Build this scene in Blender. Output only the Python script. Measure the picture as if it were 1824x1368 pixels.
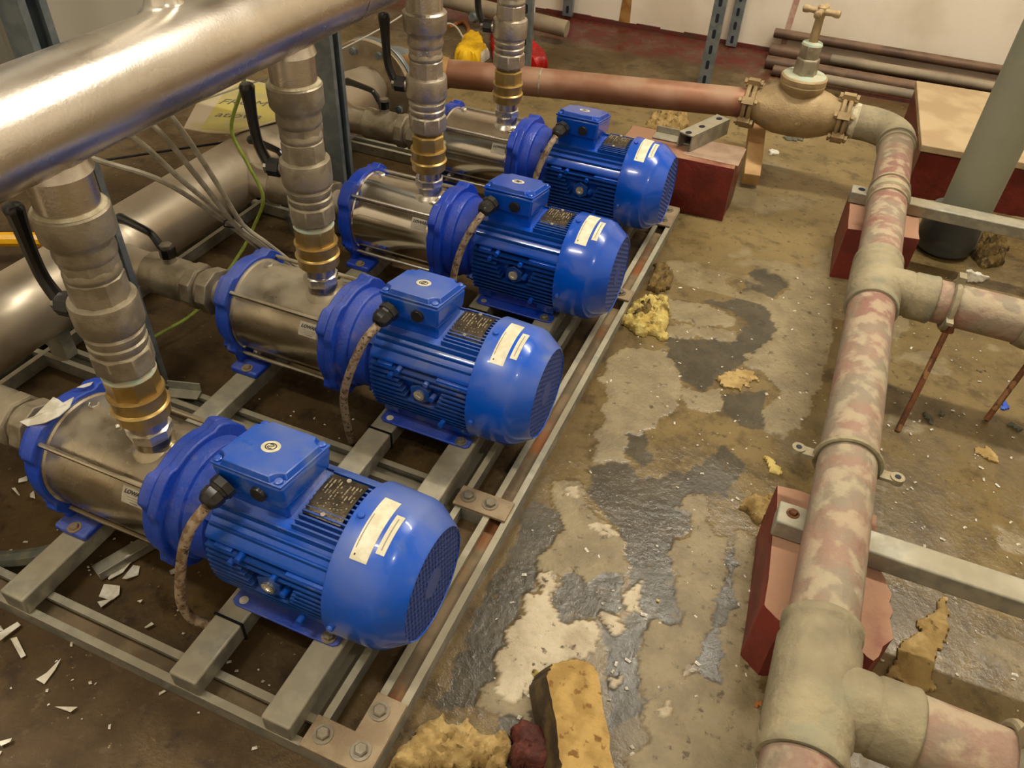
import bpy, math, random
import numpy as np
from mathutils import Matrix, Vector

for o in list(bpy.data.objects): bpy.data.objects.remove(o, do_unlink=True)
scn = bpy.context.scene
COL = scn.collection
R = random.Random(7)
PI = math.pi
FZ = -0.058            # floor level; z = 0 is the top of the pump supports

# ------------------------------------------------------------------ camera
F, CX, CY, CZ, YAW, PITCH, ROLL = 1399.68, .8639, -.4975, .9311, .3631, -.7181, .058
cp, sp = math.cos(PITCH), math.sin(PITCH)
fwd = Vector((-math.sin(YAW)*cp, math.cos(YAW)*cp, sp))
r0 = Vector((math.cos(YAW), math.sin(YAW), 0)); u0 = r0.cross(fwd)
rt = r0*math.cos(ROLL) + u0*math.sin(ROLL); up = u0*math.cos(ROLL) - r0*math.sin(ROLL)
cam = bpy.data.cameras.new('camera'); camo = bpy.data.objects.new('camera', cam); COL.objects.link(camo)
camo.matrix_world = Matrix(((rt.x, up.x, -fwd.x, CX), (rt.y, up.y, -fwd.y, CY), (rt.z, up.z, -fwd.z, CZ), (0, 0, 0, 1)))
cam.sensor_width = 36; cam.lens = F/1824*36; cam.clip_start = .02; cam.clip_end = 50
scn.camera = camo
# ------------------------------------------------------------------ world, light, exposure
w = bpy.data.worlds.new('world'); scn.world = w; w.use_nodes = True
w.node_tree.nodes['Background'].inputs[0].default_value = (1, .93, .78, 1)
w.node_tree.nodes['Background'].inputs[1].default_value = .22
vs = scn.view_settings
vs.view_transform = 'Standard'; vs.look = 'None'; vs.exposure = 0; vs.gamma = 1; vs.use_curve_mapping = False
def area(name, loc, rot, sx, sy, power, col):
    l = bpy.data.lights.new(name, 'AREA'); l.shape = 'RECTANGLE'; l.size = sx; l.size_y = sy; l.energy = power; l.color = col
    o = bpy.data.objects.new(name, l); COL.objects.link(o); o.location = loc; o.rotation_euler = rot
    return o
area('ceiling_tube_light', (1.3, 1.5, 2.26), (0, 0, 0), 1.3, .09, 50, (1, .935, .80))
area('ceiling_tube_light', (-.5, -.5, 2.26), (0, 0, 0), 1.3, .09, 36, (1, .935, .80))
area('ceiling_fill_light', (1.3, 1.5, 2.20), (PI, 0, 0), 1.3, .05, 16, (1, .935, .80))  # added fill for the tubes' upward light, brightens the ceiling in reflections
area('ceiling_fill_light', (-.5, -.5, 2.20), (PI, 0, 0), 1.3, .05, 16, (1, .935, .80))
l = bpy.data.lights.new('work_lamp', 'POINT'); l.energy = 15; l.shadow_soft_size = .05; l.color = (1, .94, .82)
lo = bpy.data.objects.new('work_lamp', l); COL.objects.link(lo); lo.location = (1.53, -.52, 1.64)

# ------------------------------------------------------------------ helpers
def lin(c):
    return tuple((x/255/12.92 if x <= 10 else ((x/255+.055)/1.055)**2.4) for x in c) + (1,)

MATS = {}
def mat(name, c1, c2=None, rough=.5, metal=0, scale=12, thr=(.4, .6), bump=0, bscale=120, dust=0, dcol=(150, 132, 105),
        c3=None, s3=6, t3=(.55, .62), coat=0, rvar=0, streak=None, dth=.15, spec=.5, dsc=9, dr=(.34, .66)):
    m = bpy.data.materials.new(name); m.use_nodes = True
    nt = m.node_tree; N = nt.nodes; L = nt.links
    b = N['Principled BSDF']
    geo = N.new('ShaderNodeNewGeometry')
    pos = geo.outputs['Position']
    if streak:
        mp = N.new('ShaderNodeMapping'); mp.inputs['Scale'].default_value = streak
        L.new(pos, mp.inputs[0]); pos = mp.outputs[0]
    def noise(sc, det=6, off=0.0):
        n = N.new('ShaderNodeTexNoise'); n.inputs['Scale'].default_value = sc; n.inputs['Detail'].default_value = det
        L.new(pos, n.inputs['Vector']); return n.outputs['Fac']
    def ramp(fac, a, bb):
        r = N.new('ShaderNodeMapRange'); r.interpolation_type = 'SMOOTHSTEP'
        r.inputs['From Min'].default_value = a; r.inputs['From Max'].default_value = bb
        L.new(fac, r.inputs['Value']); return r.outputs[0]
    def mix(f, a, bb):
        x = N.new('ShaderNodeMix'); x.data_type = 'RGBA'
        L.new(f, x.inputs[0])
        for s, v in ((6, a), (7, bb)):
            if isinstance(v, tuple): x.inputs[s].default_value = v
            else: L.new(v, x.inputs[s])
        return x.outputs[2]
    def mth(op, a, bb):
        x = N.new('ShaderNodeMath'); x.operation = op
        for s, v in ((0, a), (1, bb)):
            if isinstance(v, (int, float)): x.inputs[s].default_value = v
            else: L.new(v, x.inputs[s])
        return x.outputs[0]
    col = lin(c1)
    if c2: col = mix(ramp(noise(scale), *thr), lin(c1), lin(c2))
    if c3: col = mix(ramp(noise(s3, 9), *t3), col, lin(c3))
    ro = rough; me = metal
    if rvar:
        n = noise(scale*2.3, 5); ro = mth('ADD', mth('MULTIPLY', mth('SUBTRACT', n, .5), rvar*2), rough)
    if dust:
        sx = N.new('ShaderNodeSeparateXYZ'); L.new(geo.outputs['Normal'], sx.inputs[0])
        upf = ramp(sx.outputs['Z'], dth, .9)
        df = mth('MULTIPLY', mth('MULTIPLY', upf, ramp(noise(dsc, 8), *dr)), dust)
        col = mix(df, col, lin(dcol))
        ro = mth('ADD', mth('MULTIPLY', df, .5), ro)
        me = mth('MULTIPLY', mth('SUBTRACT', 1.0, df), metal)
    for s, v in (('Base Color', col), ('Roughness', ro), ('Metallic', me)):
        if isinstance(v, (tuple, int, float)): b.inputs[s].default_value = v
        else: L.new(v, b.inputs[s])
    b.inputs['Specular IOR Level'].default_value = spec
    if coat: b.inputs['Coat Weight'].default_value = coat; b.inputs['Coat Roughness'].default_value = .08
    if bump:
        bp = N.new('ShaderNodeBump'); bp.inputs['Strength'].default_value = bump; bp.inputs['Distance'].default_value = .003
        L.new(noise(bscale, 7), bp.inputs['Height']); L.new(bp.outputs[0], b.inputs['Normal'])
    MATS[name] = m
    return m

class G:
    def __init__(s): s.v = []; s.f = []
    def add(s, vs, fs, M=None):
        n = len(s.v)
        s.v += [tuple(M @ Vector(p)) if M else tuple(p) for p in vs]
        s.f += [tuple(i+n for i in f) for f in fs]; return s
    def box(s, x0, x1, y0, y1, z0, z1, M=None):
        vs = [(x, y, z) for x in (x0, x1) for y in (y0, y1) for z in (z0, z1)]
        return s.add(vs, [(0, 1, 3, 2), (4, 6, 7, 5), (0, 4, 5, 1), (2, 3, 7, 6), (0, 2, 6, 4), (1, 5, 7, 3)], M)
    def lathe(s, prof, axis='z', c=(0, 0, 0), n=40, M=None, ph=0, cap=True):
        vs = []; fs = []; k = len(prof)
        for a, r in prof:
            for i in range(n):
                t = 2*PI*i/n+ph; p, q = r*math.cos(t), r*math.sin(t)
                d = {'x': (a, p, q), 'y': (q, a, p), 'z': (p, q, a)}[axis]
                vs.append((c[0]+d[0], c[1]+d[1], c[2]+d[2]))
        for j in range(k-1):
            for i in range(n):
                i2 = (i+1) % n
                fs.append((j*n+i, j*n+i2, (j+1)*n+i2, (j+1)*n+i))
        if cap:
            fs.append(tuple(range(n))[::-1]); fs.append(tuple((k-1)*n+i for i in range(n)))
        return s.add(vs, fs, M)
    def prism(s, pts, axis, a0, a1, M=None):
        def d(a, p): return {'x': (a, p[0], p[1]), 'y': (p[0], a, p[1]), 'z': (p[0], p[1], a)}[axis]
        n = len(pts); vs = [d(a0, p) for p in pts]+[d(a1, p) for p in pts]
        fs = [(i, (i+1) % n, n+(i+1) % n, n+i) for i in range(n)]+[tuple(range(n))[::-1], tuple(range(n, 2*n))]
        return s.add(vs, fs, M)
    def tube(s, pts, r, n=10, M=None):
        P = [Vector(p) for p in pts]; rs = r if isinstance(r, (list, tuple)) else [r]*len(P)
        vs = []; fs = []
        T = [(P[min(i+1, len(P)-1)]-P[max(i-1, 0)]).normalized() for i in range(len(P))]
        u = T[0].orthogonal().normalized()
        for i, p in enumerate(P):
            u = (u-T[i]*u.dot(T[i])).normalized(); w_ = T[i].cross(u)
            for k in range(n):
                t = 2*PI*k/n; vs.append(p+(u*math.cos(t)+w_*math.sin(t))*rs[i])
        for j in range(len(P)-1):
            for i in range(n):
                i2 = (i+1) % n; fs.append((j*n+i, j*n+i2, (j+1)*n+i2, (j+1)*n+i))
        fs.append(tuple(range(n))[::-1]); fs.append(tuple((len(P)-1)*n+i for i in range(n)))
        return s.add(vs, fs, M)
    def build(s, name, m, parent=None, bevel=0, ang=35, seg=2):
        me = bpy.data.meshes.new(name); me.from_pydata(s.v, [], s.f); me.validate(); me.update()
        import bmesh
        bm = bmesh.new(); bm.from_mesh(me); bmesh.ops.recalc_face_normals(bm, faces=bm.faces); bm.to_mesh(me); bm.free()
        me.polygons.foreach_set('use_smooth', [True]*len(me.polygons)); me.set_sharp_from_angle(angle=math.radians(ang))
        o = bpy.data.objects.new(name, me); COL.objects.link(o); me.materials.append(MATS[m] if isinstance(m, str) else m)
        if parent: o.parent = parent
        if bevel:
            b = o.modifiers.new('bevel', 'BEVEL'); b.width = bevel; b.segments = seg; b.limit_method = 'ANGLE'; b.angle_limit = math.radians(40)
            b.harden_normals = False
        return o

def spline(pts, n=8):
    P = [Vector(p) for p in pts]; P = [P[0]*2-P[1]]+P+[P[-1]*2-P[-2]]; out = []
    for i in range(1, len(P)-2):
        a, b, c, d = P[i-1:i+3]
        for k in range(n):
            t = k/n
            out.append(.5*((2*b)+(c-a)*t+(2*a-5*b+4*c-d)*t*t+(3*b-a-3*c+d)*t**3))
    out.append(P[-2]); return out
def tag(o, label, cat, group=None, kind=None):
    o['label'] = label; o['category'] = cat
    if group: o['group'] = group
    if kind: o['kind'] = kind
    return o
def thing(name, label, cat, loc=(0, 0, 0), group=None):
    o = bpy.data.objects.new(name, None); COL.objects.link(o); o.location = loc; o.empty_display_size = .05
    return tag(o, label, cat, group)
def struct(o): o['kind'] = 'structure'; return o
def kids(o): return [c for c in bpy.data.objects if c.parent == o]
def copy_tree(o, parent=None):
    c = o.copy(); COL.objects.link(c); c.parent = parent
    for ch in kids(o): copy_tree(ch, c)
    return c
def text(s, size, m, parent, M, name='lettering', ext=.0002, ital=False, bold=0):
    cu = bpy.data.curves.new('t', 'FONT'); cu.body = s; cu.size = size; cu.align_x = 'CENTER'; cu.align_y = 'CENTER'; cu.extrude = ext
    cu.shear = .3 if ital else 0; cu.offset = bold; cu.resolution_u = 2
    to = bpy.data.objects.new('t', cu); COL.objects.link(to)
    dg = bpy.context.evaluated_depsgraph_get(); me = bpy.data.meshes.new_from_object(to.evaluated_get(dg)); me.name = name
    bpy.data.objects.remove(to, do_unlink=True)
    me.transform(M); me.materials.clear(); me.materials.append(MATS[m])
    o = bpy.data.objects.new(name, me); COL.objects.link(o); o.parent = parent; return o
def frame3(o, x, y):
    x = Vector(x).normalized(); z = x.cross(Vector(y)).normalized(); y = z.cross(x)
    return Matrix(((x.x, y.x, z.x, o[0]), (x.y, y.y, z.y, o[1]), (x.z, y.z, z.z, o[2]), (0, 0, 0, 1)))
def vn(x, y, sc, seed):       # value noise
    x = x*sc; y = y*sc; xi = np.floor(x).astype(np.int64); yi = np.floor(y).astype(np.int64); fx = x-xi; fy = y-yi
    fx = fx*fx*(3-2*fx); fy = fy*fy*(3-2*fy)
    def h(a, b):
        k = (a*374761393+b*668265263+seed*144665) & 0x7fffffff; k = ((k ^ (k >> 13))*1274126177) & 0x7fffffff
        return ((k ^ (k >> 16)) & 0xffff)/65535.
    return (h(xi, yi)*(1-fx)+h(xi+1, yi)*fx)*(1-fy)+(h(xi, yi+1)*(1-fx)+h(xi+1, yi+1)*fx)*fy
def fbm(x, y, sc, seed, o=4): return sum(vn(x, y, sc*2**i, seed+i)*.5**i for i in range(o))/sum(.5**i for i in range(o))
def lump(name, m, parent, pts, hgt, z0, rough=.35, seed=1, step=.0032, top=None):
    """an irregular solid (foam, rubble): outline polygon pts (world xy), domed and rough on top"""
    P = np.array(pts, float); x0, y0 = P.min(0); x1, y1 = P.max(0)
    nx = max(6, int((x1-x0)/step)); ny = max(6, int((y1-y0)/step)); X, Y = np.meshgrid(np.linspace(x0, x1, nx), np.linspace(y0, y1, ny))
    Xd = X+(fbm(X, Y, 60, seed)-.5)*.02; Yd = Y+(fbm(X, Y, 60, seed+9)-.5)*.02
    ins = inpoly(Xd, Yd, P); d = np.full(X.shape, 1e9)
    for i in range(len(P)):
        a = P[i]; b = P[(i+1) % len(P)]; ab = b-a; t = np.clip(((Xd-a[0])*ab[0]+(Yd-a[1])*ab[1])/(ab@ab), 0, 1)
        d = np.minimum(d, np.hypot(Xd-a[0]-ab[0]*t, Yd-a[1]-ab[1]*t))
    e = np.clip(d/.012, 0, 1)**.5*(ins)
    Z = np.where(ins, z0+hgt*np.clip(e*(1-rough+rough*2.2*(.6*fbm(X, Y, 40, seed+3, 4)+.4*fbm(X, Y, 160, seed+5, 3)-.3)), .04, 2)+.001, z0)
    g = G(); idx = -np.ones(X.shape, int)
    cells = [(j, i) for j in range(ny-1) for i in range(nx-1) if ins[j, i] and ins[j, i+1] and ins[j+1, i] and ins[j+1, i+1]]
    fs = []; vs = []
    def vid(j, i):
        if idx[j, i] < 0: idx[j, i] = len(vs); vs.append((X[j, i], Y[j, i], Z[j, i]))
        return idx[j, i]
    edges = {}
    for j, i in cells:
        q = (vid(j, i), vid(j, i+1), vid(j+1, i+1), vid(j+1, i)); fs.append(q)
        for a, b in zip(q, q[1:]+q[:1]): edges[(a, b)] = 1
    n = len(vs); low = {}
    for (a, b) in list(edges):
        if (b, a) not in edges:
            for k in (a, b):
                if k not in low: low[k] = len(vs); vs.append((vs[k][0], vs[k][1], z0))
            fs.append((b, a, low[a], low[b]))
    g.add([tuple(map(float, v)) for v in vs], fs)
    return g.build(name, m, parent, ang=60)
def inpoly(X, Y, P):
    ins = np.zeros(X.shape, bool); n = len(P)
    for i in range(n):
        x1, y1 = P[i]; x2, y2 = P[(i+1) % n]
        c = ((y1 > Y) != (y2 > Y)) & (X < (x2-x1)*(Y-y1)/((y2-y1) if abs(y2-y1) > 1e-12 else 1e-12)+x1)
        ins ^= c
    return ins
# ------------------------------------------------------------------ materials
mat('blue paint', (0, 76, 190), (2, 68, 172), rough=.2, scale=9, thr=(.35, .7), bump=.08, bscale=40, coat=.4, dust=.13, dcol=(110, 130, 175))
mat('blue paint dusty', (0, 82, 196), (6, 76, 182), rough=.24, scale=9, thr=(.35, .7), bump=.08, bscale=40, coat=.3, dust=.55, dcol=(120, 132, 170), c3=(84, 110, 172), s3=16, t3=(.58, .72))
mat('cast blue', (14, 62, 184), (20, 58, 166), rough=.33, scale=14, thr=(.35, .7), bump=.35, bscale=220, dust=.15, dcol=(110, 116, 165))
mat('cast blue dusty', (18, 66, 186), (32, 70, 172), rough=.4, scale=14, thr=(.35, .7), bump=.35, bscale=220, dust=.5, dcol=(112, 118, 170), c3=(92, 100, 165), s3=30, t3=(.58, .75))
mat('dark blue fins', (0, 54, 128), (2, 64, 148), rough=.38, scale=14, bump=.2, bscale=200, dust=.1, dcol=(95, 105, 140))
mat('dark blue fins dusty', (4, 66, 150), (8, 72, 160), rough=.42, scale=14, bump=.3, bscale=200, dust=.35, dcol=(115, 116, 130), c3=(92, 98, 128), s3=20, t3=(.6, .75))
mat('polished steel', (232, 226, 216), (214, 206, 194), rough=.14, metal=1, scale=10, rvar=.06, dust=.12, dth=.5)
mat('dusty steel', (205, 194, 172), (180, 168, 145), rough=.24, metal=1, scale=10, rvar=.16, dust=.78, dcol=(158, 145, 120), c3=(112, 101, 82), s3=9, t3=(.56, .7), dth=.05)
mat('brushed steel', (216, 208, 198), (198, 190, 178), rough=.27, metal=1, scale=7, rvar=.08, bump=.06, bscale=300, dust=.18, dcol=(160, 146, 122))
mat('stained steel', (208, 196, 176), (180, 166, 144), rough=.4, metal=.7, scale=5, rvar=.14, dust=.5, dcol=(156, 144, 122), c3=(118, 106, 86), s3=6, t3=(.58, .72))
mat('chrome', (222, 216, 204), rough=.27, metal=.9, rvar=.05)
mat('nickel', (196, 186, 172), (176, 166, 150), rough=.3, metal=.85, scale=30, rvar=.08, bump=.25, bscale=260, dust=.35, dcol=(150, 138, 116))
mat('nickel dusty', (166, 156, 136), (140, 130, 110), rough=.4, metal=.6, scale=30, rvar=.08, bump=.25, bscale=260, dust=.7, dcol=(172, 158, 130))
mat('brass', (200, 170, 104), (172, 142, 82), rough=.33, metal=.75, scale=20, rvar=.08, dust=.1)
mat('brass end', (190, 150, 96), (160, 118, 74), rough=.4, metal=.6, scale=14, dust=.3)
mat('old brass', (178, 154, 114), (152, 130, 94), rough=.48, metal=.4, scale=14, bump=.4, bscale=200, dust=.55, dcol=(168, 146, 108))
mat('verdigris', (172, 190, 172), (186, 178, 150), rough=.8, scale=60)
mat('galvanised', (172, 168, 152), (148, 148, 138), rough=.42, metal=.55, scale=40, rvar=.1, dust=.75, dcol=(160, 150, 124), c3=(138, 126, 100), s3=5, t3=(.55, .75), dth=.3, dr=(.25, .6))
mat('galvanised clean', (140, 148, 150), (120, 130, 134), rough=.38, metal=.6, scale=30, rvar=.1)
mat('galvanised inner', (136, 116, 86), (112, 96, 72), rough=.7, metal=.1, scale=20, c3=(138, 84, 40), s3=7, t3=(.52, .66))
mat('rusty plate', (156, 138, 110), (140, 120, 94), rough=.75, metal=.2, scale=30, bump=.4, bscale=300, c3=(146, 104, 68), s3=14, t3=(.6, .75))
mat('bolt steel', (150, 144, 130), (130, 122, 105), rough=.4, metal=.7, scale=50, dust=.4)
mat('black plastic', (18, 18, 19), rough=.3, bump=.05)
mat('black lever', (10, 11, 13), rough=.28, coat=.2, dust=.06)
mat('gland black', (28, 27, 26), (40, 38, 34), rough=.3, scale=30)
mat('cable sheath', (168, 150, 126), (124, 98, 72), rough=.6, scale=90, thr=(.45, .6), bump=.3, c3=(70, 55, 42), s3=150, t3=(.58, .64))
mat('grey cable', (168, 160, 140), (146, 138, 118), rough=.5, scale=50)
mat('green wire', (130, 150, 50), (150, 165, 70), rough=.5, scale=60)
mat('white wire', (200, 195, 180), rough=.5)
mat('sticker', (222, 215, 190), (206, 198, 170), rough=.45, scale=70)
mat('silver sticker', (190, 182, 164), (175, 166, 148), rough=.4, scale=60)
mat('ink', (62, 60, 54), rough=.6)
mat('ink faint', (150, 145, 125), rough=.6)
mat('ink marker', (96, 90, 84), rough=.7)
mat('nameplate', (92, 82, 64), (72, 64, 50), rough=.32, metal=.75, scale=60, bump=.3, bscale=500)
mat('plate print', (168, 156, 130), (130, 118, 96), rough=.5, metal=.3, scale=200, thr=(.45, .55))
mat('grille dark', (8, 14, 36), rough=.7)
mat('grille', (44, 68, 140), rough=.5, dust=.1)
mat('white flake', (222, 218, 205), (200, 192, 172), rough=.7, scale=60)
mat('old copper', (150, 104, 78), (168, 128, 104), rough=.48, metal=.35, scale=9, rvar=.1, bump=.1, dust=.45, dcol=(172, 146, 116), c3=(140, 84, 70), s3=3)
mat('scaled copper', (148, 118, 100), (136, 124, 104), rough=.66, metal=.05, scale=15, thr=(.38, .6), bump=1, bscale=70, dust=.6, dcol=(182, 168, 140), c3=(138, 100, 86), s3=8, t3=(.52, .68), dsc=34, dr=(.46, .6))
mat('scaled fitting', (124, 114, 90), (148, 136, 108), rough=.72, metal=.0, scale=16, thr=(.35, .65), bump=1, bscale=90, dust=.5, dcol=(180, 168, 134), c3=(124, 122, 102), s3=12, t3=(.55, .65))
mat('lime scale', (196, 186, 158), (170, 158, 128), rough=.85, scale=60, bump=.8)
mat('red paint', (112, 36, 28), (94, 28, 22), rough=.38, scale=16, bump=.6, bscale=80, dr=(.2, .5), dust=.8, dcol=(172, 134, 104), dth=.6)
mat('red paint dusty', (116, 40, 30), (98, 32, 26), rough=.5, scale=16, bump=.7, bscale=80, dust=.9, dcol=(168, 130, 104), dth=.6, dsc=14, dr=(.15, .45))
mat('tan slab', (178, 156, 120), (162, 138, 104), rough=.8, scale=8, bump=.4)
mat('slab side', (120, 92, 66), (90, 60, 44), rough=.8, scale=20, bump=.5)
mat('pink dust', (168, 142, 120), (150, 124, 104), rough=.8, scale=20)
mat('wood', (204, 168, 116), (176, 134, 84), rough=.7, scale=8, streak=(1, 1, .15), bump=.3)
mat('yellow brick', (178, 146, 84), (150, 120, 64), rough=.85, scale=30, bump=1, bscale=150, c3=(120, 84, 34), s3=70, t3=(.6, .68))
mat('red brick bit', (92, 40, 26), (70, 28, 18), rough=.75, scale=40, bump=1, bscale=160)
mat('foam', (176, 150, 98), (150, 124, 74), rough=.95, scale=30, bump=1, bscale=120, c3=(92, 72, 34), s3=35, t3=(.6, .7))
mat('foam yellow', (206, 186, 112), (182, 158, 84), rough=.95, scale=40, bump=1, bscale=140, c3=(110, 88, 44), s3=28, t3=(.58, .68))
mat('foam dirty', (120, 98, 52), (92, 74, 38), rough=.95, scale=40, bump=1, bscale=120, c3=(56, 42, 22), s3=30, t3=(.55, .65))
mat('grey post', (142, 142, 122), (132, 134, 116), rough=.55, scale=4, bump=.06)
mat('dark base grey', (58, 60, 58), (78, 80, 76), rough=.35, scale=6)
mat('rusty iron', (112, 66, 32), (78, 46, 26), rough=.8, scale=40, bump=.6, c3=(140, 100, 60), s3=40)
mat('dark iron pipe', (84, 64, 50), (104, 80, 60), rough=.55, metal=.3, scale=12, dust=.5, dcol=(150, 120, 95), bump=.2)
mat('grey pipe', (150, 136, 112), (122, 110, 92), rough=.6, scale=7, dust=.3)
mat('yellow cloth', (236, 190, 14), (214, 166, 8), rough=.7, scale=20)
mat('red bag', (186, 22, 14), (150, 16, 12), rough=.45, scale=20)
mat('yellow plastic', (240, 180, 10), rough=.35)
mat('white plastic', (205, 200, 190), rough=.4)
mat('blue plastic', (28, 74, 180), rough=.4)
mat('grey debris', (72, 76, 66), (96, 92, 74), rough=.7, scale=60)
mat('card', (190, 175, 150), (178, 164, 120), rough=.8, scale=5)
mat('card yellow', (186, 172, 92), (170, 158, 110), rough=.8, scale=14)
mat('cabinet grey', (165, 160, 145), (158, 152, 136), rough=.45, scale=3)
mat('orange dirt', (150, 92, 36), rough=.7)
mat('lamp glass', (250, 240, 220), rough=.4)

# ------------------------------------------------------------------ room
def floor_material():
    m = bpy.data.materials.new('wet concrete floor'); m.use_nodes = True; nt = m.node_tree; N = nt.nodes; L = nt.links; b = N['Principled BSDF']
    geo = N.new('ShaderNodeNewGeometry')
    at = N.new('ShaderNodeVertexColor'); at.layer_name = 'Patch'
    sep = N.new('ShaderNodeSeparateColor'); L.new(at.outputs[0], sep.inputs[0])
    at2 = N.new('ShaderNodeVertexColor'); at2.layer_name = 'Zone'
    sep2 = N.new('ShaderNodeSeparateColor'); L.new(at2.outputs[0], sep2.inputs[0])
    def noise(sc, det=8):
        n = N.new('ShaderNodeTexNoise'); n.inputs['Scale'].default_value = sc; n.inputs['Detail'].default_value = det; n.inputs['Roughness'].default_value = .62
        L.new(geo.outputs['Position'], n.inputs['Vector']); return n.outputs['Fac']
    def rng(f, a, bb, c=0, d=1):
        r = N.new('ShaderNodeMapRange'); r.interpolation_type = 'SMOOTHSTEP'
        for k, v in zip(('From Min', 'From Max', 'To Min', 'To Max'), (a, bb, c, d)): r.inputs[k].default_value = v
        L.new(f, r.inputs['Value']); return r.outputs[0]
    def mix(f, a, bb):
        x = N.new('ShaderNodeMix'); x.data_type = 'RGBA'; L.new(f, x.inputs[0])
        for s, v in ((6, a), (7, bb)):
            if isinstance(v, tuple): x.inputs[s].default_value = v
            else: L.new(v, x.inputs[s])
        return x.outputs[2]
    def mixf(f, a, bb):
        x = N.new('ShaderNodeMix'); x.data_type = 'FLOAT'; L.new(f, x.inputs[0])
        for s, v in ((2, a), (3, bb)):
            if isinstance(v, (int, float)): x.inputs[s].default_value = v
            else: L.new(v, x.inputs[s])
        return x.outputs[0]
    n1 = noise(5); n2 = noise(22); n3 = noise(90)
    brown = mix(rng(n1, .35, .65), lin((100, 84, 52)), lin((120, 102, 66)))
    brown = mix(rng(n2, .45, .7), brown, lin((82, 68, 42)))
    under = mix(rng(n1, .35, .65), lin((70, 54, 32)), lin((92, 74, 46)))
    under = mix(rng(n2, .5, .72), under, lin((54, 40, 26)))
    far = mix(rng(n1, .35, .65), lin((136, 116, 74)), lin((116, 98, 60)))
    far = mix(rng(n2, .5, .7), far, lin((94, 78, 46)))
    red = mix(rng(n2, .42, .62), lin((96, 34, 28)), lin((88, 62, 44)))
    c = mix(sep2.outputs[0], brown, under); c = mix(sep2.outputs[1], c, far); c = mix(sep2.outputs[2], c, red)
    beige = mix(rng(n2, .35, .65), lin((142, 128, 96)), lin((122, 108, 80)))
    white = mix(rng(n2, .35, .7), lin((206, 192, 164)), lin((172, 156, 128)))
    dark = mix(rng(n2, .35, .65), lin((80, 73, 58)), lin((64, 58, 46)))
    c = mix(sep.outputs[2], c, dark); c = mix(sep.outputs[0], c, beige); c = mix(sep.outputs[1], c, white)
    c = mix(rng(noise(55), .58, .68), c, lin((88, 74, 50))); c = mix(rng(n3, .66, .74), c, lin((180, 160, 122)))
    c = mix(rng(noise(38), .66, .72), c, lin((60, 46, 30)))
    L.new(c, b.inputs['Base Color'])
    wet = rng(n1, .42, .6, .34, .1)
    ro = mixf(sep.outputs[0], wet, .42); ro = mixf(sep.outputs[1], ro, .55); ro = mixf(sep2.outputs[1], ro, .5)
    ro = mixf(sep2.outputs[0], ro, mixf(rng(n1, .4, .62), .55, .22)); L.new(mixf(sep2.outputs[0], .5, .22), b.inputs['Specular IOR Level'])
    L.new(ro, b.inputs['Roughness'])
    ad = N.new('ShaderNodeMath'); ad.operation = 'ADD'; L.new(n2, ad.inputs[0]); L.new(n3, ad.inputs[1])
    bp = N.new('ShaderNodeBump'); bp.inputs['Distance'].default_value = .005; L.new(ad.outputs[0], bp.inputs['Height'])
    st = mixf(sep.outputs[0], .28, .55); st = mixf(sep.outputs[1], st, .9); L.new(st, bp.inputs['Strength'])
    L.new(bp.outputs[0], b.inputs['Normal'])
    return m

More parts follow.
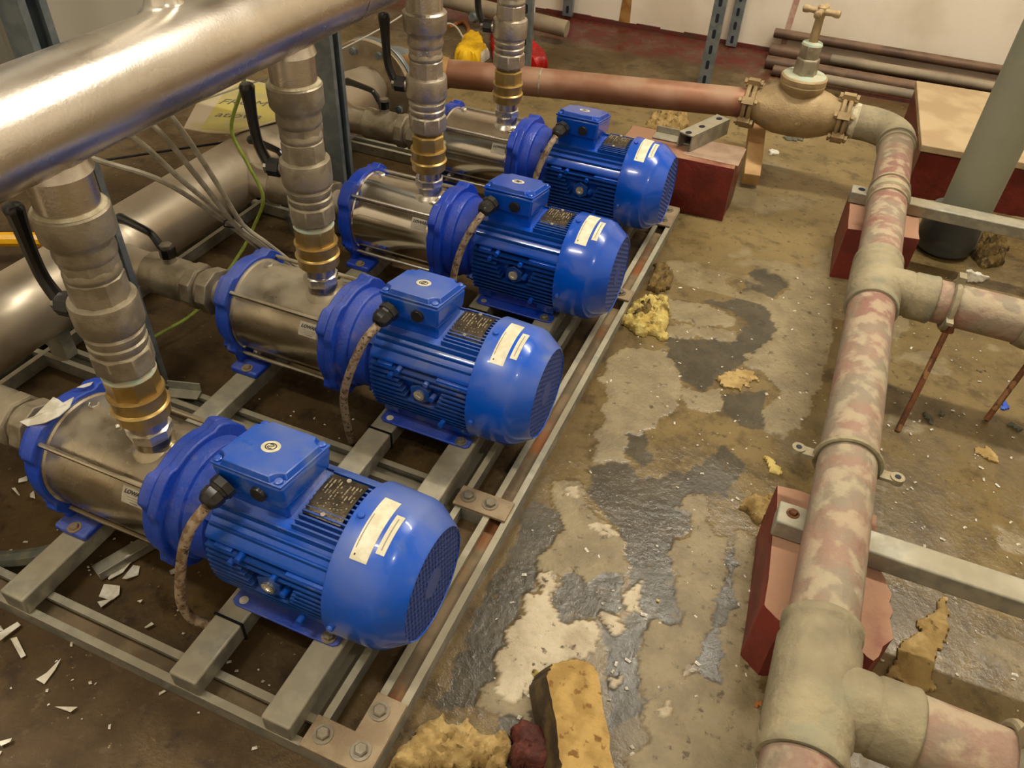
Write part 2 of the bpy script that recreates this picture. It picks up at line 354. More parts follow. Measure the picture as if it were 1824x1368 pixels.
light = [[(0.6081, 0.7339), (0.6461, 0.7774), (0.7037, 0.7931), (0.7528, 0.7387), (0.7612, 0.6971), (0.7645, 0.6494), (0.7568, 0.6142), (0.7361, 0.5686), (0.7008, 0.5222), (0.7193, 0.4608), (0.6647, 0.435), (0.6501, 0.5275), (0.6295, 0.6222), (0.611, 0.6468)],
         [(0.6148, 0.9824), (0.6429, 0.9814), (0.7122, 0.9865), (0.7484, 0.9973), (0.8154, 0.9665), (0.8134, 0.9381), (0.7717, 0.9243), (0.7395, 0.9016), (0.6866, 0.9027), (0.6654, 0.9705)],
         [(0.6846, 0.8812), (0.8158, 0.9258), (0.8239, 0.8838), (0.7478, 0.8658), (0.6967, 0.8342)],
         [(0.8966, 1.2273), (0.909, 1.1376), (0.8604, 1.0531), (0.9067, 0.9707), (0.8586, 0.8503), (0.8552, 0.8121), (0.8929, 0.8127), (0.9381, 0.7603), (0.9194, 0.6923), (0.9345, 0.6386), (0.9713, 0.6415), (0.9981, 0.7196), (1.0152, 0.9909), (0.9681, 1.2635)],
         [(0.764, 0.6928), (0.7956, 0.7025), (0.8281, 0.7238), (0.8523, 0.6864), (0.8482, 0.658), (0.7828, 0.6424)],
         [(0.6561, 0.2109), (0.6755, 0.2537), (0.659, 0.2884), (0.6336, 0.3261), (0.6135, 0.3689), (0.6516, 0.3815), (0.6727, 0.365), (0.6959, 0.3301), (0.7355, 0.3097), (0.7678, 0.292), (0.7871, 0.2281), (0.7583, 0.217), (0.7342, 0.1974), (0.7113, 0.2038), (0.6935, 0.1956), (0.667, 0.1919)],
         [(0.8289, 0.4023), (0.8463, 0.4362), (0.8715, 0.4376), (0.875, 0.3892), (0.8965, 0.3704), (0.9172, 0.3706), (0.9148, 0.3151), (0.9249, 0.2981), (0.9157, 0.248), (0.9208, 0.1953), (0.9226, 0.1591), (0.908, 0.1172), (0.8964, 0.0915), (0.8738, 0.0647), (0.852, 0.0681), (0.8496, 0.0976), (0.8434, 0.1413), (0.8558, 0.1771), (0.8831, 0.1819), (0.8829, 0.2089), (0.863, 0.2238), (0.8577, 0.2714), (0.8457, 0.2788), (0.8428, 0.3176), (0.8575, 0.3429), (0.8473, 0.4009)],
         [(0.9242, 0.388), (0.9544, 0.3926), (0.9772, 0.26), (0.9749, 0.22), (0.9421, 0.1975), (0.9508, 0.2322)],
         [(0.868, 0.0331), (0.8764, 0.0658), (0.9203, 0.1158), (0.9592, 0.1131), (0.9378, 0.2031), (0.9749, 0.22), (1.006, 0.1615), (1.0224, 0.013), (0.8686, -0.0555), (0.8594, -0.0254), (0.8906, 0.0033)],
         [(0.7414, -0.0363), (0.6738, -0.048), (0.6692, -0.0244), (0.6724, 0.0105), (0.7149, 0.0297), (0.7393, 0.0072)]]
white = [[(0.6943, 0.1707), (0.7058, 0.1357), (0.7326, 0.117), (0.7434, 0.1144), (0.7483, 0.128), (0.7758, 0.133), (0.781, 0.0983), (0.7737, 0.0737), (0.7316, 0.0511), (0.7282, 0.0357), (0.7289, 0.0025), (0.7124, -0.0243), (0.6847, -0.0174), (0.6724, 0.0105), (0.6623, 0.0408), (0.6629, 0.0928), (0.6742, 0.1057), (0.6635, 0.1402), (0.6809, 0.1564), (0.6669, 0.1833), (0.6789, 0.1974)],
         [(0.6466, 0.3527), (0.6613, 0.3649), (0.6701, 0.3508), (0.6571, 0.3447)], [(0.7014, 0.3033), (0.7317, 0.3103), (0.7632, 0.2898), (0.7477, 0.2826), (0.7177, 0.2872)],
         [(0.7635, 0.1504), (0.7959, 0.1613), (0.812, 0.1457), (0.8072, 0.1249), (0.7832, 0.1401)], [(0.7968, 0.2015), (0.8032, 0.225), (0.8169, 0.2355), (0.8232, 0.2015), (0.8159, 0.1704), (0.8034, 0.1686)],
         [(0.8138, 0.0643), (0.8299, 0.0715), (0.8365, 0.0644), (0.8204, 0.0531)], [(0.8905, 0.0463), (0.9031, 0.0648), (0.9119, 0.0528), (0.9052, 0.0342)]]
darkp = [[(0.6967, 0.8342), (0.782, 0.8761), (0.8152, 0.8731), (0.837, 0.9703), (0.7371, 1.0137), (0.8052, 1.0403), (0.8144, 1.1857), (0.8929, 1.2254), (0.9034, 1.1502), (0.8581, 1.0667), (0.9101, 0.9724), (0.8541, 0.8176), (0.8176, 0.7413), (0.7956, 0.7025), (0.7652, 0.7159), (0.7112, 0.7782)],
         [(0.8433, 0.7146), (0.9088, 0.7573), (0.9316, 0.6372), (0.856, 0.6514)],
         [(0.6633, 0.4209), (0.7204, 0.4569), (0.7458, 0.4335), (0.7865, 0.4397), (0.822, 0.4914), (0.8696, 0.5834), (0.9138, 0.5439), (0.8941, 0.4607), (0.8402, 0.4148), (0.6934, 0.35)],
         [(0.6928, 0.538), (0.7176, 0.5648), (0.762, 0.4856), (0.7434, 0.4632), (0.7132, 0.4808)],
         [(0.5968, 0.3037), (0.6544, 0.3107), (0.6772, 0.2591), (0.6554, 0.2127), (0.6699, 0.1847), (0.6621, 0.1436), (0.6587, 0.0947), (0.6623, 0.0408), (0.6708, -0.0072), (0.6738, -0.048), (0.618, -0.0731), (0.6085, 0.1313), (0.6115, 0.2058)],
         [(0.6965, 0.197), (0.7877, 0.2263), (0.8024, 0.1721), (0.7732, 0.1509), (0.7338, 0.1138), (0.7073, 0.1364)],
         [(0.6792, 0.3681), (0.8408, 0.4284), (0.8494, 0.392), (0.8467, 0.2749), (0.8822, 0.1854), (0.8415, 0.1368), (0.8546, 0.0593), (0.8738, 0.0647), (0.868, 0.0331), (0.8405, -0.0101), (0.8007, 0.0859), (0.7769, 0.1297), (0.812, 0.1457), (0.7962, 0.226), (0.7681, 0.2967)],
         [(0.905, 0.2677), (0.9283, 0.3665), (0.9538, 0.2493), (0.9421, 0.1975), (0.9592, 0.1131), (0.9203, 0.1158)],
         [(0.7228, -0.1436), (0.6973, -0.017), (0.7303, 0.1071), (0.815, -0.1027)]]
xs = np.concatenate([np.linspace(-1.9, .46, 60, endpoint=False), np.arange(.46, 1.42, .0042), np.linspace(1.44, 2.6, 30)])
ys = np.concatenate([np.linspace(-1.6, -.34, 20, endpoint=False), np.arange(-.34, 1.75, .0042), np.linspace(1.78, 2.8, 30)])
X, Y = np.meshgrid(xs, ys)
Xd = X+(fbm(X, Y, 40, 1)-.5)*.03; Yd = Y+(fbm(X, Y, 40, 11)-.5)*.03
def mask(polys):
    M_ = np.zeros(X.shape)
    for p in polys: M_ = np.maximum(M_, inpoly(Xd, Yd, np.array(p)))
    return M_
ml, mw, md = mask(light), mask(white), mask(darkp)
def ss(a, b, t): t = np.clip((t-a)/(b-a), 0, 1); return t*t*(3-2*t)
fine = (X > .6) & (X < 2.0)
extra = (ss(.60, .66, fbm(X, Y, 9, 31, 5))*((X > 1.14) | (Y > 1.05)))*.7*fine
ml = np.maximum(ml*(1-md*(mw < .5)*0), extra)
md2 = np.clip(md*(1-ml), 0, 1)
Z = FZ + .0016*ml+.0016*mw+.0022*mw*(fbm(X, Y, 55, 5, 4)-.4)*2+.0008*(fbm(X, Y, 30, 15, 4)-.5)-.0008*(X < .6)
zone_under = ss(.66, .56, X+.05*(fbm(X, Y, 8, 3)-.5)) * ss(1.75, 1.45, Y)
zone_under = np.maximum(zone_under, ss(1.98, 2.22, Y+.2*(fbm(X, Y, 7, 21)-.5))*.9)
zone_far = ss(1.05, 1.5, Y+.25*(fbm(X, Y, 3, 8)-.5))*(1-zone_under)*ss(1.3, 1.0, X)
zone_red = ss(2.45, 2.55, Y+.15*(fbm(X, Y, 6, 4)-.5))
ny, nx = X.shape
me = bpy.data.meshes.new('floor')
co = np.stack([X, Y, Z], -1).reshape(-1, 3).astype('f4')
i = np.arange(ny*nx).reshape(ny, nx); q = np.stack([i[:-1, :-1], i[:-1, 1:], i[1:, 1:], i[1:, :-1]], -1).reshape(-1, 4).astype('i4')
me.vertices.add(len(co)); me.vertices.foreach_set('co', co.ravel())
me.loops.add(q.size); me.loops.foreach_set('vertex_index', q.ravel())
me.polygons.add(len(q)); me.polygons.foreach_set('loop_start', np.arange(0, q.size, 4, dtype='i4')); me.polygons.foreach_set('loop_total', np.full(len(q), 4, 'i4'))
me.update(calc_edges=True); me.polygons.foreach_set('use_smooth', [True]*len(q))
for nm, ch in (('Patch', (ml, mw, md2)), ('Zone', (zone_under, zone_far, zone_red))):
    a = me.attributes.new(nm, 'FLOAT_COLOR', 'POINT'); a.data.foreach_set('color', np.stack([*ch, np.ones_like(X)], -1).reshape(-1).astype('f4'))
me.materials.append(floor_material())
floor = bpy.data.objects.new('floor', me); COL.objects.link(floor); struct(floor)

mat('white wall', (226, 214, 196), (212, 198, 176), rough=.8, scale=3, bump=.3, bscale=60, c3=(150, 132, 104), s3=3.2, t3=(.6, .72))
mat('wall plain', (214, 206, 192), rough=.85)
mat('red band', (92, 34, 26), (78, 50, 36), rough=.6, scale=12, bump=.4)
mat('rust stain', (130, 86, 34), (160, 120, 60), rough=.8, scale=20)
struct(G().box(-1.9, 2.6, 2.8, 2.9, FZ, 2.35).build('wall_back', 'white wall'))
struct(G().box(-2.0, -1.9, -1.6, 2.9, FZ, 2.35).build('wall_left', 'wall plain'))
struct(G().box(2.6, 2.7, -1.6, 2.9, FZ, 2.35).build('wall_right', 'wall plain'))
struct(G().box(-1.9, 2.6, -1.7, -1.6, FZ, 2.35).build('wall_front', 'wall plain'))
struct(G().box(-2.0, 2.7, -1.7, 2.9, 2.35, 2.4).build('ceiling', 'wall plain'))
g = G()
for i in range(46):
    a = -1.9+i*.098; h = -.046+.006*R.random(); g.box(a, a+.098, 2.792, 2.8, FZ, h)
struct(g.build('baseboard_back', 'red band'))
st = G().prism([(.0, -.045), (.045, -.045), (.037, .12), (.042, .5), (.006, .5), (.008, .15)], 'y', 2.797, 2.8).build('rust_stain', 'rust stain', bpy.data.objects['wall_back'])
st.location = (-.015, 0, 0)
mat('mauve stain', (168, 128, 112), (190, 160, 142), rough=.8, scale=20)
G().prism([(.0, -.04), (.02, -.04), (.045, .5), (.022, .5)], 'y', 2.797, 2.8).build('paint_run', 'mauve stain', bpy.data.objects['wall_back']).location = (.63, 0, 0)

# ------------------------------------------------------------------ base frame
def channel(axis, along, c, z0, z1, wd=.041, lip=.0105, t=.003, opening='up'):
    """C-channel polygon extruded along an axis"""
    h = wd/2; d = .007
    P = [(-h, z0), (h, z0), (h, z1), (h-lip, z1), (h-lip, z1-d), (h-lip+t, z1-d), (h-lip+t, z1-t), (h-t, z1-t), (h-t, z0+t),
         (-h+t, z0+t), (-h+t, z1-t), (-h+lip-t, z1-t), (-h+lip-t, z1-d), (-h+lip, z1-d), (-h+lip, z1), (-h, z1)]
    if opening == 'down': P = [(x, z0+z1-z) for x, z in P]
    P = [(x+c, z) for x, z in P]
    if axis == 'y': return G().prism(P, 'y', *along)
    return G().prism([(p[0], p[1]) for p in P], 'x', *along)
RZ0, RZ1 = FZ, -.032
fr = thing('pump_base_frame', 'grey galvanised channel frame on the floor carrying the four blue pumps', 'frame', (.3, .5, FZ))
def W(o): # parts built in world coordinates under an offset empty
    o.matrix_parent_inverse = o.parent.matrix_world.inverted() if o.parent else Matrix(); return o
fr.location = (0, 0, 0)
channel('y', (-.190, 1.34), .5745, RZ0, RZ1).build('rail', 'galvanised', fr)
G().box(.5585, .5905, -.18, 1.33, FZ+.0031, FZ+.006).build('rail_dirt', 'galvanised inner', fr)
channel('y', (-.148, 1.30), .4945, RZ0, RZ1-.001).build('rail', 'galvanised', fr)
channel('y', (-.148, 1.34), -.37, RZ0, RZ1).build('rail', 'galvanised', fr)
channel('x', (-.42, .553), -.169, RZ0, RZ1).build('rail', 'galvanised', fr)
G().box(-.4, .55, -.184, -.154, FZ+.0031, FZ+.006).build('rail_dirt', 'galvanised inner', fr)
for yy, xa in ((.2465, -.40), (.905, -.40), (1.31, -.40)):
    channel('x', (xa, .4735), yy, RZ0, RZ1-.0003).build('rail', 'galvanised', fr)
    channel('x', (.5155, .5535), yy, RZ0, RZ1-.0003).build('rail', 'galvanised', fr)
for xa in (.0285, .3115, .4490):
    o = G().box(xa, xa+.041, -.189, 1.34, -.0315, 0).build('support_strut', 'galvanised', fr, bevel=.003)
def bolt(g, x, y, z, r=.0085, h=.007):
    g.lathe([(z, r*1.5), (z+.0015, r*1.5)], 'z', (x, y, 0), 16)
    g.lathe([(z+.0015, r), (z+h*.8, r), (z+h, r*.82)], 'z', (x, y, 0), 6)
    return g
def plate(pts, bolts, z=RZ1):
    p = G().prism(pts, 'z', z, z+.005).build('corner_plate', 'rusty plate', fr, bevel=.001)
    for x, y in bolts: bolt(G(), x, y, z+.005).build('bolt', 'bolt steel', p)
plate([(.500, -.19), (.595, -.19), (.595, -.093), (.553, -.093), (.553, -.148), (.500, -.148)], [(.568, -.115), (.52, -.168), (.572, -.166)])
plate([(.500, .226), (.590, .226), (.590, .267), (.500, .267)], [(.518, .248), (.556, .248)])
plate([(.545, .885), (.594, .885), (.594, .925), (.545, .925)], [(.568, .905)])
plate([(.545, 1.235), (.594, 1.235), (.594, 1.34), (.545, 1.34)], [(.57, 1.26), (.57, 1.315)])
# bits of angle and scrap under the pumps
o = tag(G().box(-.03, .03, -.012, .012, 0, .003).box(-.03, .03, .009, .012, 0, .02).build('angle_bracket', 'galvanised', bevel=.001), 'small dusty angle bracket beside the strut behind the nearest pump', 'bracket')
o.location = (-.045, .25, -.0305); o.rotation_euler = (0, 0, .3)
o = tag(G().box(-.05, .05, -.016, .016, 0, .002).box(-.05, .05, -.018, -.016, 0, .016).build('metal_offcut', 'galvanised', bevel=.001), 'dusty angle iron offcut on the floor below the nearest pump barrel', 'offcut')
o.location = (.098, -.045, FZ+.002); o.rotation_euler = (0, 0, 1.2)

# ------------------------------------------------------------------ one pump (x = shaft axis, origin under the axis at strut level)
AX, AZ = .005, .098
def bulged(r, ear, wdeg=13, n=96, sq=0):
    pts = []
    for i in range(n):
        t = 2*PI*i/n; d = min(abs((t-PI/4-k*PI/2+PI) % (2*PI)-PI) for k in range(4))
        e = 1/(1+math.exp((math.degrees(d)-wdeg)*.9)); pts.append((AX+(r+(ear-r)*e)*math.cos(t), AZ+(r+(ear-r)*e)*math.sin(t)))
    return pts
def make_pump(label, dusty, idx):
    D = ' dusty' if dusty else ''
    t = thing('booster_pump', label, 'pump', (0, 0, 0), None)
    bl, cb, fn = 'blue paint'+D, 'cast blue'+D, 'dark blue fins'+D
    steel = 'dusty steel' if dusty else 'polished steel'
    # inlet end plate
    g = G().prism(bulged(.0885, .099, 17), 'x', .018, .037); g.prism(bulged(.084, .093, 17), 'x', .008, .0185); g.lathe([(-.004, .04), (.012, .044)], 'x', (0, AX, AZ), 32)
    o = g.build('end_plate', cb, t, bevel=.002)
    for s in (-1, 1):
        ft = G(); y0 = AX+s*.079
        ft.box(.018, .074, min(y0, y0+s*-.03)-.008, max(y0, y0+s*-.03)+.008, 0, .013)
        ft.prism([(y0-.01*s, .012), (y0-.034*s, .012), (AX+s*.052, .05), (AX+s*.074, .056)], 'x', .019, .033)
        fo = ft.build('pump_foot', cb, t, bevel=.004)
        bolt(G(), .050, AX+s*.079, .013, .0065, .006).build('foot_bolt', 'rusty plate', fo)
    # barrel
    p = [(.034, .083), (.040, .083), (.042, .0805), (.060, .0805), (.062, .081), (.205, .081), (.209, .0825), (.217, .0825)]
    g = G().lathe(p, 'x', (0, AX, AZ), 72, cap=False); g.build('barrel', steel, t)
    g = G()
    for k in range(4):
        a = PI/4+k*PI/2; y = AX+.090*math.cos(a); z = AZ+.090*math.sin(a)
        G().tube([(.034, y, z), (.222, y, z)], .0038, 10).build('tie_rod', 'dusty steel' if dusty else 'brushed steel', t)
    g = G().lathe([(0, .0075), (.005, .0075), (.006, .006)], 'z', (.062, AX+.012, AZ+.079), 6)
    g.build('vent_plug', 'chrome', t)
    a = math.radians(233); g = G(); M = frame3((.054, AX+.08*math.cos(a), AZ+.08*math.sin(a)), (1, 0, 0), (0, -math.sin(a), math.cos(a)))
    M = Matrix.Translation((.054, AX+.080*math.cos(a), AZ+.080*math.sin(a))) @ Matrix.Rotation(PI/2-a, 4, 'X').inverted() @ Matrix.Rotation(0, 4, 'Z')
    g.lathe([(0, .0075), (.009, .0075), (.010, .0062)], 'z', (0, 0, 0), 6, M)
    g.build('drain_plug', 'chrome', t)
    g = G().lathe([(.168, .034), (.174, .031), (.178, .0255), (.181, .0242), (.199, .0242)], 'z', (.182, AX-.005, 0), 40); g.build('discharge_neck', steel if dusty else 'brushed steel', t)
    # barrel label
    A0, A1, n = math.radians(141), math.radians(157.5), 6
    g = G(); vs = []; fs = []
    for i in range(n+1):
        a = A0+(A1-A0)*i/n
        for x in (.173, .213): vs.append((x, AX+.0817*math.cos(a), AZ+.0817*math.sin(a)))
        for x in (.213, .173): vs.append((x, AX+.0809*math.cos(a), AZ+.0809*math.sin(a)))
    for i in range(n):
        b_ = i*4
        for k in range(4): fs.append((b_+k, b_+(k+1) % 4, b_+4+(k+1) % 4, b_+4+k))
    fs += [(0, 1, 2, 3), tuple(4*n+k for k in (3, 2, 1, 0))]
    g.add(vs, fs); lab = g.build('barrel_label', 'silver sticker', t)
    for s_, sz, an, bd, mm in (('LOWARA', .0078, 145.8, .0003, 'ink'), ('---------------', .005, 150, 0, 'ink faint'), ('-------------', .005, 152.5, 0, 'ink faint'), ('--------', .005, 155, 0, 'ink')):
        a = math.radians(an); nrm = Vector((0, math.cos(a), math.sin(a))); upv = Vector((0, -math.sin(a), math.cos(a)))*-1
        if upv.z < 0: upv = -upv
        M = frame3((.193, AX+.0821*nrm.y, AZ+.0821*nrm.z), (1, 0, 0), upv)
        text(s_, sz, mm, lab, M, bold=bd, ital=(sz > .007))
    # motor side flange and adapter
    g = G().prism(bulged(.091, .1035, 14), 'x', .215, .232); g.prism(bulged(.0945, .1025, 20), 'x', .2315, .246); g.build('motor_flange', cb, t, bevel=.0025)
    g = G().lathe([(.243, .0855), (.262, .0845), (.265, .0830), (.267, .0790), (.297, .0770), (.301, .072), (.318, .068)], 'x', (0, AX, AZ), 64)
    for k in range(4):
        a = PI/4+k*PI/2; M = Matrix.Translation((0, AX, AZ)) @ Matrix.Rotation(a, 4, 'X')
        g.box(.298, .322, .062, .084, -.010, .010, M); g.lathe([(.29, .006), (.298, .006)], 'x', (0, .078, 0), 6, M)
    g.build('adapter_ring', cb, t)
    # motor
    g = G().lathe([(.306, .066), (.312, .0715), (.492, .0715)], 'x', (0, AX, AZ), 56)
    g.box(.312, .492, AX-.052, AX+.052, AZ+.03, AZ+.0745)
    for s in (-1, 1):                                   # smooth shoulder and ledge
        P = [(AX+s*.048, AZ+.072), (AX+s*.062, AZ+.064), (AX+s*.0795, AZ+.047), (AX+s*.0815, AZ+.040), (AX+s*.072, AZ+.034), (AX+s*.03, AZ+.03)]
        g.prism(P, 'x', .312, .492)
        for (a_, b_) in ((.326, .352), (.430, .488)): g.prism([(AX+s*.074, AZ+.038), (AX+s*.0845, AZ+.036), (AX+s*.0845, AZ+.026), (AX+s*.07, AZ+.024)], 'x', a_, b_)
        g.prism([(AX+s*.03, AZ-.066), (AX+s*.064, AZ-.06), (AX+s*.06, AZ-.090), (AX+s*.035, AZ-.090)], 'x', .318, .345)
        g.prism([(AX+s*.03, AZ-.066), (AX+s*.064, AZ-.06), (AX+s*.06, AZ-.090), (AX+s*.035, AZ-.090)], 'x', .445, .48)
    g.build('motor_body', bl, t, bevel=.0012)
    g = G()                                             # side fins: level blades, top fins: upright blades
    for s in (-1, 1):
        for k in range(11):
            z = AZ+.030-k*.0092
            if z < AZ-.072: break
            y1 = math.sqrt(max(.0892**2-(z-AZ)**2*.62, 1e-6)); yi = max(.03, math.sqrt(max(.070**2-(z-AZ)**2, 1e-6))-.004)
            seg = [(.313, .491)]
            if -.02 < z-AZ < .012: seg = [(.313, .378-(z-AZ+.02)*.4), (.428+(z-AZ+.02)*.4, .491)]
            if -.002 < z-AZ-.022 < .014: seg = [(.313, .372), (.372, .491)]
            for a_, b_ in seg:
                ya, yb = sorted((AX+s*yi, AX+s*y1)); g.box(a_, b_, ya, yb, z-.0014, z+.0014)
    for k in range(13):
        y = AX-.046+k*.0077
        if abs(y-AX) < .055: g.box(.421, .491, y-.0013, y+.0013, AZ+.07, AZ+.0865-abs(y-AX)*.06)
    for s in (-1, 1):
        for k in range(3):
            y = AX+s*(.053+k*.009); g.box(.315, .491, y-.0012, y+.0012, AZ+.048-k*.006, AZ+.0775-k*.009)
    o = g.build('cooling_fins', fn, t, ang=30); o['kind'] = 'stuff'
    for s in (-1, 1):                                   # lifting-plug boss on each side
        g = G().lathe([(.05, .021), (.0865, .019)], 'y', (.402, AX, AZ-.0035), 6, M=(Matrix.Rotation(PI, 4, 'Z') @ Matrix.Translation((-.804, -2*AX, 0)) if s < 0 else None))
        b_ = g.build('side_boss', fn, t, bevel=.001)
        g = G().lathe([(.0862, .0092), (.0900, .0092), (.0900, .0052), (.0875, .0045)], 'y', (.402, AX, AZ-.0035), 20, M=(Matrix.Rotation(PI, 4, 'Z') @ Matrix.Translation((-.804, -2*AX, 0)) if s < 0 else None))
        g.build('side_plug', 'chrome', b_)
    for x, z in ((.366, .034), (.415, .024), (.425, -.002), (.352, .02), (.44, -.052)):
        g = G().lathe([(-.092, .0045), (-.080, .005)], 'y', (x, AX, AZ+z), 12); g.build('body_screw', bl, t)
    # nameplate
    vs = []; fs = []; n = 10
    for i in range(n+1):
        y = -.021+.068*i/n; z = AZ+.0885-((y-AX-.01)**2)*4.5
        vs += [(.4235, y, z), (.4755, y, z), (.4755, y, z-.0012), (.4235, y, z-.0012)]
    for i in range(n):
        for k in range(4): fs.append((i*4+k, i*4+(k+1) % 4, i*4+4+(k+1) % 4, i*4+4+k))
    fs += [(0, 1, 2, 3), tuple(4*n+k for k in (3, 2, 1, 0))]
    npl = G().add(vs, fs).build('nameplate', 'nameplate', t)
    g = G(); rr = random.Random(5)
    for r_ in range(10):
        x = .428+r_*.0046; y = -.012
        while y < .036:
            L_ = rr.uniform(.002, .009)
            if rr.random() < .8:
                z = AZ+.0887-((y-AX-.01)**2)*4.5; g.box(x, x+.0016, y, min(y+L_, .04), z-.0008, z)
            y += L_+.0018
    o = g.build('plate_print', 'plate print', npl); o['kind'] = 'stuff'
    for x, y in ((.449, -.0165), (.449, .0425)): G().lathe([(0, .0035), (.0015, .003)], 'z', (x, y, AZ+.0862), 12).build('rivet', 'chrome', npl)
    # terminal box
    bx = G()
    x0, x1, yf, yb = .316, .416, -.041, .059; zs, zb = .2375, .2165
    def slab(g, x0, x1, yf, yb, zf0, zf1, zb0, zb1, tap=0, M=None):
        return g.add([(x0+tap, yf+tap, zf0), (x1-tap, yf+tap, zf0), (x1-tap, yb-tap, zb0), (x0+tap, yb-tap, zb0), (x0, yf, zf1), (x1, yf, zf1), (x1, yb, zb1), (x0, yb, zb1)],
                     [(0, 3, 2, 1), (4, 5, 6, 7), (0, 1, 5, 4), (1, 2, 6, 5), (2, 3, 7, 6), (3, 0, 4, 7)], M)
    slab(bx, x0, x1, yf, yb, .197, zs-.0008, .181, zb-.0008, .003)
    tb = bx.build('terminal_box', bl, t, bevel=.005, seg=3)
    G().box(x0+.006, x1-.006, yf+.010, yb-.006, AZ+.070, .2).build('box_plinth', bl, tb, bevel=.004)
    c_ = .0135; lz = lambda y, dz: zs+(zb-zs)*(y-yf)/(yb-yf)+dz
    def outl(ins, cut):
        X0, X1, Y0, Y1 = x0+ins, x1-ins, yf+ins, yb-ins; P = []
        for (cx_, cy_, a0) in ((X0, Y0, 90), (X1, Y0, 180), (X1, Y1, 270), (X0, Y1, 0)):
            if cut:
                for k in range(6): a = math.radians(a0-k*18); P.append((cx_+c_*math.cos(a), cy_+c_*math.sin(a)))
            else: P.append((cx_, cy_))
        return P
    g = G(); slab(g, x0, x1, yf, yb, zs, zs+.004, zb, zb+.004)
    P = outl(.001, True); n = len(P); top = outl(.004, True)
    g.add([(x, y, lz(y, .003)) for x, y in P]+[(x, y, lz(y, .0125)) for x, y in top], [(i, (i+1) % n, n+(i+1) % n, n+i) for i in range(n)]+[tuple(range(n, 2*n))])
    lid = g.build('lid', bl, tb, bevel=.0012)
    for sx in (x0+.0075, x1-.0075):
        for sy in (yf+.0075, yb-.0075):
            z = lz(sy, .004); G().lathe([(z, .0052), (z+.003, .005), (z+.004, .0035)], 'z', (sx, sy, 0), 16).build('lid_screw', bl, tb)
    sl = math.atan2(zb-zs, yb-yf); M = Matrix.Translation((.366, .010, lz(.010, .0125))) @ Matrix.Rotation(sl, 4, 'X')
    G().lathe([(0, .0118), (.0008, .0118)], 'z', (0, 0, 0), 28, M).build('badge', 'sticker', tb)
    g = G(); g.lathe([(.0008, .0072), (.0011, .0072), (.0011, .0058), (.0008, .0058)], 'z', (0, 0, 0), 24, M, cap=False)
    g.tube([M @ Vector(p) for p in spline([(-.003, .003, .0012), (0, .0045, .0012), (.003, .002, .0012), (-.003, -.002, .0012), (.0, -.0045, .0012), (.003, -.003, .0012)], 4)], .0006, 5)
    g.build('badge_emblem', 'ink', tb)
    # gland and blank
    g = G().lathe([(-.003, .0155), (.010, .0155), (.0105, .014)], 'y', (.337, 0, .2135), 6, M=Matrix.Translation((0, yf-.006, 0)) @ Matrix.Scale(1, 4))
    Mg = Matrix.Translation((.337, yf-.003, .2145)) @ Matrix.Rotation(math.radians(102), 4, 'X') @ Matrix.Rotation(math.radians(-12), 4, 'Y')
    g = G().lathe([(0, .0165), (.010, .0165), (.011, .0145), (.014, .0135), (.016, .0150), (.026, .0140), (.032, .0105), (.034, .008)], 'z', (0, 0, 0), 8, Mg, ph=.2)
    g.build('cable_gland', 'gland black', tb)
    G().lathe([(yf-.0035, .0095), (yf-.0020, .0105), (yf+.004, .0105)], 'y', (.381, 0, .2145), 28).build('blanking_plug', 'gland black', tb)
    # fan cover
    rc = .0985
    p = [(.487, rc+.0015), (.489, rc+.0025), (.546, rc), (.556, rc-.003), (.562, rc-.007), (.582, .0775), (.585, .0745), (.5835, .0735)]
    fc = G().lathe(p, 'x', (0, AX, AZ), 80, cap=False).build('fan_cover', bl, t, ang=50)
    G().lathe([(.486, .071), (.487, .0995)], 'x', (0, AX, AZ), 48, cap=False).build('cover_rim', fn, fc)
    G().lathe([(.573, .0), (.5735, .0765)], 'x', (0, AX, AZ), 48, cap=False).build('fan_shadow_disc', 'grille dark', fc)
    gr = G(); rg = .0742
    for sgn in (1, -1):
        for k in range(-14, 15):
            d = k*.0082
            a = math.radians(31)*sgn; nx_, nz_ = -math.sin(a), math.cos(a); dx_, dz_ = math.cos(a), math.sin(a)
            if abs(d) >= rg: continue
            h = math.sqrt(rg*rg-d*d); wq = .00155
            p0 = (nx_*d-dx_*h, nz_*d-dz_*h); p1 = (nx_*d+dx_*h, nz_*d+dz_*h)
            vs = []
            for (py, pz), e in ((p0, -1), (p0, 1), (p1, 1), (p1, -1)):
                vs.append((py+nx_*wq*e, pz+nz_*wq*e))
            g2 = [(x, AX+y_, AZ+z_) for x in (.5815, .5835) for (y_, z_) in vs]
            gr.add(g2, [(0, 1, 2, 3), (7, 6, 5, 4), (0, 4, 5, 1), (1, 5, 6, 2), (2, 6, 7, 3), (3, 7, 4, 0)])
    gr.lathe([(.5812, .020), (.5838, .020)], 'x', (0, AX, AZ), 32)
    o = gr.build('fan_grille', 'grille', fc, ang=30); o['kind'] = 'stuff'
    for an in (97, 187, 277, 7):
        a = math.radians(an); M = Matrix.Translation((.4975, AX+(rc+.001)*math.cos(a), AZ+(rc+.001)*math.sin(a))) @ Matrix.Rotation(a-PI/2, 4, 'X')
        G().lathe([(0, .0048), (.004, .0046), (.005, .0036)], 'z', (0, 0, 0), 14, M).build('cover_screw', bl, fc)
